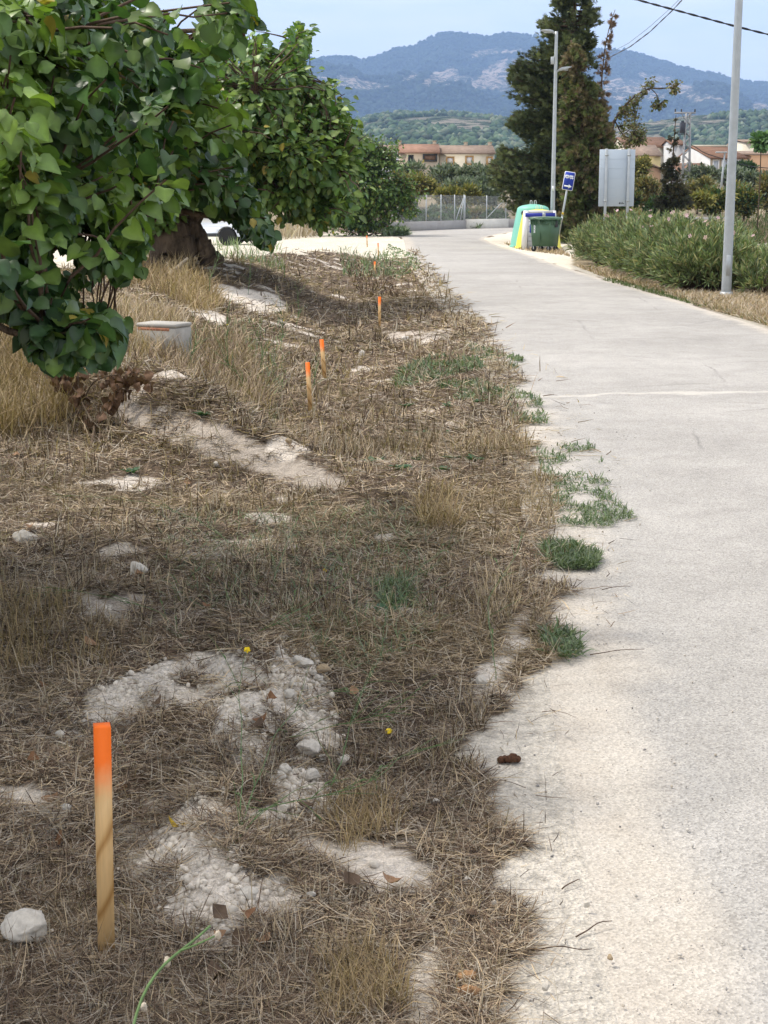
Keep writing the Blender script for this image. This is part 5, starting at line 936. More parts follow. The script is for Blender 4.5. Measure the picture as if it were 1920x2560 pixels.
# lamp posts
def lamp(u_, vb, Yd, htop, r, label, kind):
    x = at(u_, vb, Yd)[0]; base = np.array([x, Yd, float(ground_z(x, Yd))]); root = thing('street_lamp', label, 'street lamp', base)
    mb = MB(); mb.tube(np.stack([np.zeros(30), np.zeros(30), np.linspace(-.1, htop, 30)], -1), np.interp(np.linspace(0, 1, 30), [0, 1], [r, r*.62]), 20); mb.obj('pole', M_galv, root, True)
    mb = MB(); mb.tube([(0, 0, 0), (0, 0, .10)], [r*1.5, r*1.25], 20); mb.obj('base_collar', M_galv, root, True)
    mb = MB(); mb.box((0, -r-.004, .55), (r*.9, .012, .34), bev=.003); mb.obj('inspection_door', M_galv, root)
    return root, base
def head(root, z, sx, ln, tilt, yoff=0):
    mb = MB(); mb.tube([(0, yoff, z-.04), (sx*.10, yoff, z+.02), (sx*.18, yoff, z+.04)], [.035, .032, .032], 8); a_ = mb.obj('bracket', M_galv, root, True)
    mb = MB(); P = np.array([(0, -.035), (.12, -.05), (ln*.75, -.03), (ln, -.005), (ln, .012), (ln*.6, .05), (.1, .06), (0, .03)]); P[:, 0] *= sx; P2 = np.c_[P[:, 0]+sx*.10, P[:, 1]+z+.04+P[:, 0]*sx*tilt]
    mb.prism(P2 if sx > 0 else P2[::-1], yoff-.09, yoff+.09); h = mb.obj('lamp_head', M_galv, root)
    g_ = MB(); g_.box((sx*(.10+ln*.5), yoff, z-.012+ln*.5*tilt), (ln*.5, .13, .02)); g_.obj('lens', surf('lamp_lens', (.55, .58, .6), .2, .05, 4, .6), h)
r1, b1 = lamp(1380, 600, 53.5, 7.05, .082, 'slender grey street lamp with two heads rising behind the green bin', 0)
head(r1, 7.0, -1, .42, .10); head(r1, 5.78, 1, .42, .22)
mb = MB(); mb.box((-.11, 0, 6.12), (.11, .10, .24), bev=.01); mb.tube([(-.05, -.02, 6.28), (-.09, -.04, 6.2), (-.05, -.03, 5.98)], .012, 6); mb.obj('control_box', M_galv, r1)
mb = MB(); mb.box((-.01, -.082, 1.95), (.07, .004, .16)); mb.obj('sticker', M_signw, r1)
r2, b2 = lamp(1815, 742, 26.6, 7.2, .086, 'tall galvanised street lamp pole standing in the oleander hedge at right', 0); head(r2, 7.15, -1, .5, .1)
# small far street lamp
x = at(1801, 480, 105)[0]; r3 = thing('street_lamp', 'thin far street lamp in front of the tan house windows', 'street lamp', (x, 105, 1.4)); ztop = float(at(1808, 382, 105)[2])-1.4
mb = MB(); mb.tube([(0, 0, 0), (.08, 0, ztop*.5), (.18, 0, ztop)], [.09, .07, .05], 8); mb.obj('pole', M_galv, r3, True); mb = MB(); mb.box((-.05, 0, ztop+.03), (.75, .2, .09), bev=.02); mb.obj('lamp_head', M_galv, r3)
# overhead cables
def cable(P, r, tw, label, Ys, strands=2, mat=None):
    W = np.array([at(u_, v_, y_) for (u_, v_), y_ in zip(P, Ys)]); Q = resample3(W, 240); root = thing('overhead_cable', label, 'cable', Q[0]); T = unit(np.gradient(Q, axis=0)); A = unit(np.cross(T, np.array([0, 0, 1.]))); B_ = np.cross(T, A); d = np.r_[0, np.cumsum(np.linalg.norm(np.diff(Q, axis=0), axis=1))]
    for s in range(strands):
        ph = d/tw*2*math.pi+s*2*math.pi/strands; V, Fq = tube(Q+(np.cos(ph)[:, None]*A+np.sin(ph)[:, None]*B_)*r*.9, r, 6); mesh_np('strand', V, Fq, mat or M_black, root, smooth=True, loc=Q[0])
cable([(1440, -38), (1595, 0), (1673, 21), (1836, 65), (1920, 86), (2050, 120)], .012, .55, 'thick black twisted cable crossing in front of the sky at upper right', [33, 32.4, 32, 31.3, 31, 30.5], 2)
M_wire = surf('grey_wire', (.16, .18, .22), .6, .1, 5)
cable([(1990, -330), (1705, 0), (1680, 27), (1624, 80), (1575, 117), (1517, 147), (1440, 178)], .013, 1.6, 'lower of the two grey twisted wires rising steeply beside the conifer', [50, 58, 59, 61, 63, 65, 68], 2, M_wire)
cable([(1990, -350), (1700, -4), (1674, 22), (1618, 72), (1572, 108), (1514, 139), (1440, 170)], .008, 9, 'upper thinner grey wire parallel to the twisted pair beside the conifer', [50, 58, 59, 61, 63, 65, 68], 1, M_wire)
# big sign panel seen from behind
YP = 46.5; c0 = at(1542, 445, YP); root = thing('sign_panel', 'back of a large grey rectangular road sign on two posts behind the hedge', 'road sign', (c0[0], YP, 0), R(2)); kk = YP/F_PX
w_, h_ = 87*kk, 136*kk; zc = c0[2]; M_alu = surf('sheet_aluminium', (.46, .53, .60), .7, .03, 2, .3, 0, .05, .003, (1, 1, .3))
mb = MB(); mb.box((0, 0, zc), (w_, .025, h_), bev=.006)
for i in range(1, 6): mb.box((0, -.014, zc-h_/2+i*h_/6), (w_*.985, .006, .008))
mb.obj('panel', M_alu, root)
for sx in (-1, 1):
    mb = MB(); mb.box((sx*w_*.315, -.055, (zc+h_/2)/2+.01), (.075, .05, zc+h_/2+.02), bev=.006); p_ = mb.obj('post', M_galv, root)
    for dz in (-.4, .4): m2 = MB(); m2.box((sx*w_*.315, -.083, zc+dz*h_), (.11, .012, .05)); m2.obj('clamp', M_galv, p_)
mb = MB(); zz = zc-h_*.445
for (dx, dz, w1, h1) in [(.10, 0, .025, .05), (.14, .0, .015, .05), (.165, -.012, .03, .012), (.185, .01, .012, .045), (.21, -.01, .03, .02)]: mb.box((dx, -.0175, zz+dz), (w1, .004, h1))
mb.obj('maker_mark', M_dark, root)
# caravan direction sign
YS = 52.5; kS = YS/F_PX; bs = np.array([at(1391, 614, YS)[0], YS, float(ground_z(5.8, YS))]); root = thing('direction_sign', 'tilted blue sign with a white caravan pictogram and an arrow pointing right', 'road sign', bs); root.rotation_euler = (0, R(9.3), 0)
Ls = (614-475)*kS/math.cos(R(9)); ph, pw = 45*kS, 26.5*kS
mb = MB(); mb.box((0, 0, (Ls+ph*.8)/2), (.065, .035, Ls+ph*.8)); p_ = mb.obj('post', M_galv, root)
for zc_, cmat, hh in ((Ls*.60, surf('yellow_sticker', (.75, .52, .05), .5, .1, 9), .07), (Ls*.52, M_signw, .09)): m2 = MB(); m2.box((0, -.0185, zc_), (.066, .004, hh)); m2.obj('sticker', cmat, p_)
def rrect(w1, h1, r, n=6):
    P = []
    for cx, cz, a0 in ((w1/2-r, h1/2-r, 0), (-w1/2+r, h1/2-r, 90), (-w1/2+r, -h1/2+r, 180), (w1/2-r, -h1/2+r, 270)):
        for i in range(n): a_ = R(a0+90*i/(n-1)); P.append((cx+r*math.cos(a_), cz+r*math.sin(a_)))
    return np.array(P)
cz = Ls+ph/2
mb = MB(); mb.prism(rrect(pw, ph, .045)+(0, cz), -.042, -.024); pl = mb.obj('plate', M_signw, root)
mb = MB(); mb.prism(rrect(pw*.9, ph*.94, .035)+(0, cz), -.046, -.0425); bl = mb.obj('blue_field', M_blue, pl)
mb = MB(); s = pw; Z0 = cz+ph*.20     # caravan and towing car pictogram
mb.prism(np.array([(-.40, -.09), (-.40, .14), (-.35, .19), (-.05, .19), (-.02, .14), (-.02, -.09)])*s+(0, Z0), -.049, -.0465)
mb.prism(np.array([(-.02, -.05), (.03, -.05), (.03, .13), (-.02, .13)])*s+(0, Z0), -.0488, -.0465)
mb.prism(np.array([(.03, -.09), (.03, .19), (.33, .19), (.36, .10), (.30, .045), (.36, .03), (.39, -.01), (.39, -.07)])*s+(0, Z0), -.049, -.0465)
for cx in (-.20, .14, .31):
    a_ = np.linspace(0, 2*math.pi, 12, endpoint=False); mb.prism(np.stack([cx+.06*np.cos(a_), -.09+.06*np.sin(a_)], -1)*s+(0, Z0), -.0492, -.0465)
mb.obj('caravan_pictogram', M_signw, pl)
mb = MB(); mb.box((-.23*s, -.0505, Z0+.05*s), (.11*s, .003, .08*s)); mb.box((.20*s, -.0505, Z0+.045*s), (.13*s, .003, .05*s)); mb.box((.045*s, -.0505, Z0+.01*s), (.035*s, .003, .14*s))
for cx in (-.20, .31): mb.box((cx*s, -.0508, Z0-.10*s), (.04*s, .003, .04*s))
mb.obj('caravan_windows', M_blue, pl)
mb = MB(); mb.prism(np.array([(-.36, -.065), (.06, -.065), (.06, -.19), (.37, 0), (.06, .19), (.06, .065), (-.36, .065)])*s+(0, cz-ph*.28), -.049, -.0465); mb.obj('arrow', M_signw, pl)
# green wheeled bin
YBn = 49.; kB = YBn/F_PX; M_bin = surf('bin_green', (.055, .115, .060), .5, .10, 3, .4, bmp=.05); M_lid = surf('bin_lid_green', (.075, .15, .085), .45, .1, 3, .4)
bb = np.array([at(1362, 622, YBn)[0], YBn, .0]); bb[2] = float(ground_z(bb[0], YBn)); root = thing('wheelie_bin', 'green four-wheeled rubbish bin with a white emblem, in front of the recycling containers', 'rubbish bin', bb, R(-37))
W, D_, z0, z1 = .78, .64, .17, .98
def frust(mb, w0, d0, w1, d1, z0, z1, ch=.05, n=1):
    def ring(w, d, z): return [(-w/2+ch, -d/2, z), (w/2-ch, -d/2, z), (w/2, -d/2+ch, z), (w/2, d/2-ch, z), (w/2-ch, d/2, z), (-w/2+ch, d/2, z), (-w/2, d/2-ch, z), (-w/2, -d/2+ch, z)]
    P = ring(w0, d0, z0)+ring(w1, d1, z1); mb.add(np.array(P), [np.array([(i, (i+1) % 8, 8+(i+1) % 8, 8+i) for i in range(8)]), np.array([list(range(7, -1, -1)), list(range(8, 16))])])
mb = MB(); frust(mb, W*.86, D_*.82, W, D_, z0, z1); 
for i in range(9): mb.box((-W*.40+i*W*.1, -D_*.5-.004, .90), (.022, .022, .13))
for i in range(6): mb.box((W*.5+.004, -D_*.38+i*D_*.15, .90), (.022, .022, .13))
mb.box((0, -D_*.455, .55), (.012, .03, .62), rx=R(-4)); body = mb.obj('body', M_bin, root)
mb = MB(); frust(mb, W*1.08, D_*1.12, W*1.08, D_*1.12, z1, z1+.05); mb.box((.08, -D_*.58, z1+.02), (.20, .05, .06)); mb.box((-W*.3, -D_*.58, z1+.02), (.16, .05, .05)); mb.box((W*.56, 0, z1+.02), (.05, .20, .06)); mb.obj('rim', M_lid, root)
mb = MB(); t = np.linspace(0, math.pi, 12); P = np.stack([np.cos(t)*W*.53, .03+np.sin(t)*.045], -1); mb.prism(P+(0, z1+.02), -D_*.52, D_*.52); mb.obj('lid', M_lid, root)
mb = MB(); mb.box((W*.495, .02, .85), (.03, .17, .20), bev=.01); mb.obj('lifting_pocket', M_dark, root)
mb = MB()
for (dx, dz, w1, h1, a_) in [(0, .12, .05, .016, .3), (-.015, .09, .02, .05, 0), (.02, .085, .018, .05, 0), (0, .05, .055, .016, -.2), (-.01, .015, .02, .04, .4), (.02, .01, .018, .05, -.3), (0, -.03, .05, .016, .1), (-.012, -.06, .018, .04, 0), (.018, -.065, .016, .03, 0), (0, -.095, .055, .014, 0)]: mb.box((-.20+dx, -D_*.482, .68+dz), (w1, .006, h1), ry=a_)
mb.obj('emblem', M_signw, root)
for sx in (-1, 1):
    for sy in (-1, 1):
        cw = np.array([sx*W*.34, sy*D_*.33, .085]); mb = MB(); a_ = np.linspace(0, 2*math.pi, 20, endpoint=False); mb.add(np.vstack([np.c_[cw[0]+.085*np.cos(a_), np.full(20, cw[1]-.022), cw[2]+.085*np.sin(a_)], np.c_[cw[0]+.085*np.cos(a_), np.full(20, cw[1]+.022), cw[2]+.085*np.sin(a_)]]), [np.array([(i, (i+1) % 20, 20+(i+1) % 20, 20+i) for i in range(20)]), np.array([list(range(20))[::-1], list(range(20, 40))])]); wh = mb.obj('wheel', M_black, root)
        mb = MB(); mb.box((cw[0], cw[1]-.028, cw[2]+.045), (.03, .008, .11)); mb.box((cw[0], cw[1]+.028, cw[2]+.045), (.03, .008, .11)); mb.box((cw[0], cw[1], cw[2]+.10), (.06, .08, .02)); mb.obj('fork', M_galv, wh)
# paper container
YC_ = 50.6; kC = YC_/F_PX; cb = np.array([at(1350, 615, YC_)[0], YC_+.35, .0]); cb[2] = float(ground_z(cb[0], cb[1])); root = thing('paper_container', 'white and blue paper recycling container behind the green bin', 'recycling container', cb, R(1))
Wc, Dc, Hc = .98, .7, 1.24
mb = MB()
for sx in (-1, 1): mb.prism(np.array([(sx*Wc*.56, 0), (sx*Wc*.44, 0), (sx*Wc*.40, Hc), (sx*Wc*.5, Hc)])[::1 if sx > 0 else -1], -Dc/2, Dc/2)
mb.box((0, 0, Hc-.035), (Wc*.80, Dc, .07)); mb.obj('frame', M_white, root)
mb = MB(); mb.box((0, -.0, Hc/2-.02), (Wc*.82, Dc*.94, Hc-.12)); core = mb.obj('louvred_front', surf('grey_slats', (.52, .54, .56), .6, .08, 3), root)
mb = MB()
for i in range(7): mb.box((0, -Dc*.475, .12+i*.155), (Wc*.78, .02, .012))
mb.obj('slat_joint', surf('slat_joint_grey', (.20, .21, .23), .7, .1, 3), core)  # dark grey joint lines across the slats
mb = MB(); mb.box((-.02, -Dc/2-.012, Hc-.135), (Wc*.98, .02, .125)); mb.obj('blue_band', M_navy, root)
mb = MB(); mb.box((.10, -Dc/2-.026, Hc-.13), (.10, .014, .14)); mb.obj('latch', M_galv, root)
mb = MB(); mb.box((-.22, -Dc*.5, .67), (.26, .018, .27)); pn = mb.obj('blue_panel', M_navy, root)
mb = MB(); a_ = np.linspace(0, 2*math.pi, 16, endpoint=False)
mb.prism(np.stack([-.17+.055*np.cos(a_), .71+.06*np.sin(a_)], -1), -Dc*.5-.014, -Dc*.5-.0095); mb.prism(np.stack([-.15+.05*np.cos(a_), .63+.05*np.sin(a_)], -1), -Dc*.5-.0146, -Dc*.5-.0095); mb.obj('icon', M_signw, pn)
# dome-shaped containers
def igloo(u_, Yd, rb, H, col_, label, lean=0, name='glass_container'):
    b_ = np.array([at(u_, 610, Yd)[0], Yd, .0]); b_[2] = float(ground_z(b_[0], Yd)); root = thing(name, label, 'recycling container', b_)
    m_ = surf(name+'_shell', col_, .45, .07, 2.5, .4, bmp=.05); t = np.linspace(0, 1, 16); prof = [(rb, 0), (rb*1.0, .02)]+[(rb*(1-.29*tt**1.25), H*.90*tt) for tt in t[1:]]+[(rb*.66, H*.93), (rb*.52, H*.965), (rb*.34, H*.985), (rb*.15, H), (.02, H)]
    mb = MB(); mb.lathe(prof, 32); mb.obj('shell', m_, root, True)
    mb = MB(); mb.lathe([(rb*1.03, -.01), (rb*1.03, .06), (rb*.98, .065)], 32); mb.obj('base_ring', m_, root, True)
    for s_ in (-1, 1): mb = MB(); mb.tube(resample3(np.array([(s_*.07-.03, 0, H-.03), (s_*.07-.035, 0, H+.11), (s_*.07, 0, H+.15), (s_*.07+.035, 0, H+.11), (s_*.07+.03, 0, H-.03)]), 12), .010, 6); mb.obj('lifting_loop', M_white, root, True)
    for a_ in (-2.2, -1.0, .2): mb = MB(); mb.lathe([(.085, -.01), (.085, .012), (.06, .013)], 16); o = mb.obj('port', M_dark, root, True); o.location = (rb*.83*math.cos(a_), rb*.83*math.sin(a_), H*.80); o.rotation_euler = Vector((math.cos(a_), math.sin(a_), .25)).to_track_quat('Z', 'Y').to_euler()
    return root
igloo(1331, 53.2, .75, 1.43, (.20, .52, .41), 'pale turquoise dome-shaped glass container behind the white one')
igloo(1346, 51.9, .75, 1.27, (.85, .76, .08), 'yellow dome-shaped container squeezed between the turquoise and white ones', name='packaging_container')
# ------------------------------------------------------------------ wall and fence at the bend
M_wallshade = surf('concrete_shade_grey', (.36, .35, .34), .9, .1, 2, .1, dirt=(.24, .22, .2)); M_wallsun = surf('wall_sunlit_white', (.68, .66, .60), .9, .1, 2, .1, dirt=(.4, .37, .32))  # shade and sunlight on the wall put into two colours, grey and white
def wallseg(A, B_, h, th, mat, root, name):
    A = np.array(A); B_ = np.array(B_); d = B_-A; L = np.hypot(*d); a_ = math.atan2(d[1], d[0]); mb = MB(); c = (A+B_)/2; mb.box((c[0], c[1], h/2-.1), (L, th, h+.2), rz=a_); return mb.obj(name, mat, root, loc=root.location)
W0 = flat(975, 579.5); W1 = flat(1162, 572); W2 = flat(1268, 569.3); W3 = np.array([14., 92.]); W4 = np.array([30., 97.]); Wm = np.array([-1.5, W0[1]+.3])
root = thing('fence_wall', 'low wall coloured grey for shade and white for sunlight, carrying a wire mesh fence at the bend of the road', 'wall', (W0[0], W0[1], 0)); hw = .44
wallseg(Wm, W0, hw, .2, M_wallshade, root, 'wall'); wallseg(W0+(.005, .003), W1, hw+.01, .21, M_wallshade, root, 'wall'); wallseg(W1+(.02, -.01), W2, hw+.05, .2, M_wallsun, root, 'wall'); wallseg(W2+(.02, 0), W3, hw+.03, .2, M_wallshade, root, 'wall'); wallseg(W3+(.02, 0), W4, hw+.03, .2, M_wallshade, root, 'wall')
M_mesh = None
def meshmat():
    m, t, b = nodes('chain_link_wire', .5, .4); b.inputs['Base Color'].default_value = (.34, .36, .37, 1); b.inputs['Metallic'].default_value = .3; return m
rootf = thing('wire_fence', 'galvanised chain link fence with posts on the low wall', 'fence', (W0[0], W0[1], 0)); Mm = meshmat(); lw = MB()
def fencerun(A, B_, h0, h1, ups, braces=()):
    A = np.array(A); B_ = np.array(B_); L = np.hypot(*(B_-A)); d = (B_-A)/L; sp = .11; H = h1-h0; n = int((L+H)/sp)
    for i in range(n):
        for sgn in (1, -1):
            s0 = i*sp-H if sgn > 0 else i*sp; s1 = s0+H*sgn
            # diagonal wire clipped to the run
            a0, b0 = (s0, h0), (s1, h1); t0, t1 = 0., 1.
            for lim, sg in ((0, 1), (L, -1)):
                den = (s1-s0); 
                tt = (lim-s0)/den
                if (s0-lim)*sg < 0: t0 = max(t0, tt)
                if (s1-lim)*sg < 0: t1 = min(t1, tt)
            if t1 <= t0: continue
            p0 = A+d*(s0+(s1-s0)*t0); p1 = A+d*(s0+(s1-s0)*t1); lw.tube([(p0[0], p0[1], h0+H*t0), (p1[0], p1[1], h0+H*t1)], .0035, 3, False)
    for k_ in ups:
        p_ = A+d*k_*L; mb = MB(); mb.tube([(p_[0], p_[1]-.02, h0-.3), (p_[0], p_[1]-.02, h1+.03)], .026, 8); mb.obj('fence_post', M_galv, rootf, True, loc=rootf.location)
    for k0, k1 in braces:
        p_ = A+d*k0*L; q_ = A+d*k1*L; mb = MB(); mb.tube([(p_[0], p_[1]-.03, h0-.05), (q_[0], q_[1]-.03, h1-.15)], .02, 8); mb.obj('brace', M_galv, rootf, True, loc=rootf.location)
fencerun(Wm, W0, .42, 1.74, (.1, .55))
fencerun(W0, W1, .42, 1.74, (.02, .26, .46, .66, .85, .985), ((.86, .975), (.93, .98)))
fencerun(W1, W2, .46, 1.70, (.0, .5, .96), ((.45, .94),)); fencerun(W2, W3, .46, 1.7, (.3, .6, .95))
lw.obj('wire_mesh', Mm, rootf, loc=rootf.location)
# ------------------------------------------------------------------ parked car
M_car = surf('pale_car_paint', (.66, .70, .74), .25, .03, 2, .6, .1, 0); M_glass = surf('dark_glass', (.03, .04, .05), .08, .1, 2, .8, bmp=0); M_trim = surf('grey_trim', (.06, .065, .07), .6, .1, 4)
pc = gp(500, 612); root = thing('parked_car', 'white car parked on the white track behind the double trunk', 'car', pc, R(-8))
prof = [(-1.85, .32), (-1.9, .62), (-1.82, .86), (-1.2, .95), (-.62, 1.38), (-.3, 1.46), (.9, 1.46), (1.35, 1.38), (1.72, .98), (1.85, .9), (1.88, .5), (1.82, .32)]
arch = []
def arch_pts(cx, r): return [(cx+r*math.cos(a_), .30+r*math.sin(a_)) for a_ in np.linspace(0, math.pi, 9)]
bot = arch_pts(1.18, .36)+arch_pts(-1.16, .36)
outl = np.array([(p[0], p[1]) for p in prof]); full = np.vstack([outl, np.array([(1.56, .3)]), np.array(bot[:9]), np.array(bot[9:])]); import mathutils.geometry as mg
def prism_tess(mb, P, y0, y1):
    n = len(P); V = np.vstack([np.c_[P[:, 0], np.full(n, y0), P[:, 1]], np.c_[P[:, 0], np.full(n, y1), P[:, 1]]]); tri = np.array(mg.tessellate_polygon([[Vector((p[0], p[1], 0)) for p in P]])); mb.add(V, [tri, tri[:, ::-1]+n, np.array([(i, (i+1) % n, n+(i+1) % n, n+i) for i in range(n)])])
mb = MB(); low = np.array([(-1.85, .32), (-1.9, .62), (-1.82, .86), (-1.2, .95), (1.74, .97), (1.85, .9), (1.88, .5), (1.82, .32), (1.56, .3)]+bot[1:8]+[(.80, .3), (-.78, .3)]+bot[10:17]+[(-1.54, .3)]); prism_tess(mb, low, -.80, .80); body = mb.obj('body', M_car, root)
mb = MB(); g1 = np.array([(-1.18, .95), (-.62, 1.38), (-.3, 1.46), (.9, 1.46), (1.35, 1.38), (1.70, .97)]); n = 6; V = np.vstack([np.c_[g1[:, 0], np.where(g1[:, 1] > 1.2, -.62, -.76), g1[:, 1]], np.c_[g1[:, 0], np.where(g1[:, 1] > 1.2, .62, .76), g1[:, 1]]]); mb.add(V, [np.array([(i, (i+1) % n, n+(i+1) % n, n+i) for i in range(n)]), np.array([list(range(n))[::-1], list(range(n, 2*n))])]); mb.obj('cabin', M_car, root)
mb = MB()
for sy in (-1, 1):
    for P in ([(-.98, 1.0), (-.58, 1.32), (.02, 1.38), (.02, 1.0)], [(.10, 1.0), (.10, 1.38), (.85, 1.38), (1.2, 1.32), (1.42, 1.0)]):
        Q = np.array([(x_, sy*(np.interp(z_, [.97, 1.4], [.765, .65])), z_) for x_, z_ in P]); mb.add(Q, [np.array([[0, 1, 2, 3]])] if len(P) == 4 else [np.array([[0, 1, 2, 3, 4]])])
mb.obj('side_window', M_glass, root)
mb = MB(); mb.box((0, -.80, .36), (1.9, .03, .12)); mb.box((0, .80, .36), (1.9, .03, .12)); mb.obj('sill', M_trim, root)
for cx in (1.18, -1.16):
    for sy in (-1, 1):
        mb = MB(); mb.lathe([(.17, -.1), (.29, -.1), (.31, -.07), (.31, .07), (.29, .1), (.17, .1)], 24); wh = mb.obj('wheel', M_black, root, False); wh.location = (cx, sy*.72, .30); wh.rotation_euler = (R(90), 0, 0)
        mb = MB(); mb.lathe([(.02, -.085), (.10, -.08), (.17, -.09), (.175, .09), (.10, .08), (.02, .085)], 20); rm = mb.obj('rim', M_galv, wh, False)
for sx, nm, cm in ((-1, 'headlight', M_signw), (1, 'tail_light', surf('tail_red', (.4, .02, .02), .3, .1, 3))):
    for sy in (-1, 1): mb = MB(); mb.box((sx*1.83, sy*.62, .74), (.10, .24, .16), bev=.02); mb.obj(nm, cm, root)
# ------------------------------------------------------------------ lattice tower
YL = 118.; kL = YL/F_PX; x0 = at(1714, 450, YL)[0]; zt = float(at(1714, 283, YL)[2]); zb = 1.2; root = thing('lattice_tower', 'slim steel lattice power tower with a crossarm above the houses', 'power tower', (x0, YL, zb)); M_lat = surf('tower_steel', (.32, .33, .34), .6, .1, 3, .3, .3)
H = zt-zb; wb, wt = .62, .30
def leg(z): return (wb+(wt-wb)*z/H)/2
mb = MB()
for sx in (-1, 1):
    for sy in (-1, 1): mb.tube([(sx*leg(0), sy*leg(0), 0), (sx*leg(H), sy*leg(H), H)], .045, 4)
nb = 15
for i in range(nb):
    za, zb_ = H*i/nb, H*(i+1)/nb; sg = 1 if i % 2 else -1
    for s_ in (-1, 1): mb.tube([(sg*leg(za), s_*leg(za), za), (-sg*leg(zb_), s_*leg(zb_), zb_)], .028, 4); mb.tube([(s_*leg(za), sg*leg(za), za), (s_*leg(zb_), -sg*leg(zb_), zb_)], .028, 4)
mb.obj('lattice_mast', M_lat, root); mb = MB(); xl = (1681-1714)*kL; xr = (1732-1714)*kL; mb.box(((xl+xr)/2, 0, H+.03), (xr-xl, .16, .12)); mb.tube([(xl*.5, 0, H), (-.1, 0, H-.6)], .03, 4); mb.tube([(xr*.5, 0, H), (.1, 0, H-.4)], .03, 4); ca = mb.obj('crossarm', M_lat, root)
for dx in (xl*.95, xl*.5, xr*.9): mb = MB(); mb.lathe([(.03, 0), (.07, .05), (.04, .1), (.07, .15), (.03, .22)], 10, (dx, 0, H+.09)); mb.obj('insulator', M_trim, ca)
mb = MB(); mb.box((-.38, 0, H-1.05), (.36, .5, .75), bev=.04); mb.box((-.38, 0, H-.62), (.2, .2, .14)); mb.box((-.3, 0, H-1.5), (.7, .1, .08)); mb.obj('transformer', surf('transformer_grey', (.05, .055, .07), .6, .1, 3), root)
mb = MB(); mb.tube(resample3(np.array([(.3, 0, H-2.3), (.55, 0, H-2.1), (.62, 0, H-2.5), (1.2, -.5, H-2.9), (4, -3, H-3.9), (9, -8, H-4.5)]), 30), .03, 5); mb.obj('service_cable', M_black, root)
# ------------------------------------------------------------------ houses
def stucco(name, c): return surf(name, c, .9, .07, 1.2, .1, dirt=tuple(x_*.8 for x_ in c))
def roofmat(name, c):
    m, t, b = nodes(name, .9, .1); co = objco(t); n = noise(t, co, 2.5, 5, .7); wv = N(t, 'ShaderNodeTexWave', wave_type='BANDS', bands_direction='X'); wv.inputs['Scale'].default_value = 4.5; wv.inputs['Distortion'].default_value = .6; t.links.new(co, wv.inputs[0])
    o = ramp(t, n, [(.3, tuple(x_*.72 for x_ in c)), (.7, tuple(x_*1.2 for x_ in c))]); t.links.new(mixc(t, o, ramp(t, wv.outputs[0], [(.1, .9), (.6, 1.)]), 1, 'MULTIPLY'), b.inputs['Base Color']); bump(t, b, wv.outputs[0], .6, .08); return m
R1_ = roofmat('terracotta_tiles', (.40, .235, .165)); R2_ = roofmat('dusty_tiles', (.36, .27, .21)); R3_ = roofmat('brown_tiles', (.27, .16, .11))
S_tan = stucco('tan_render', (.48, .40, .30)); S_cream = stucco('cream_render', (.72, .66, .53)); S_white = stucco('white_render', (.80, .80, .80)); S_yel = stucco('yellow_render', (.66, .54, .28)); S_or = stucco('orange_brick', (.50, .32, .20)); S_grey = stucco('grey_render', (.50, .50, .50))
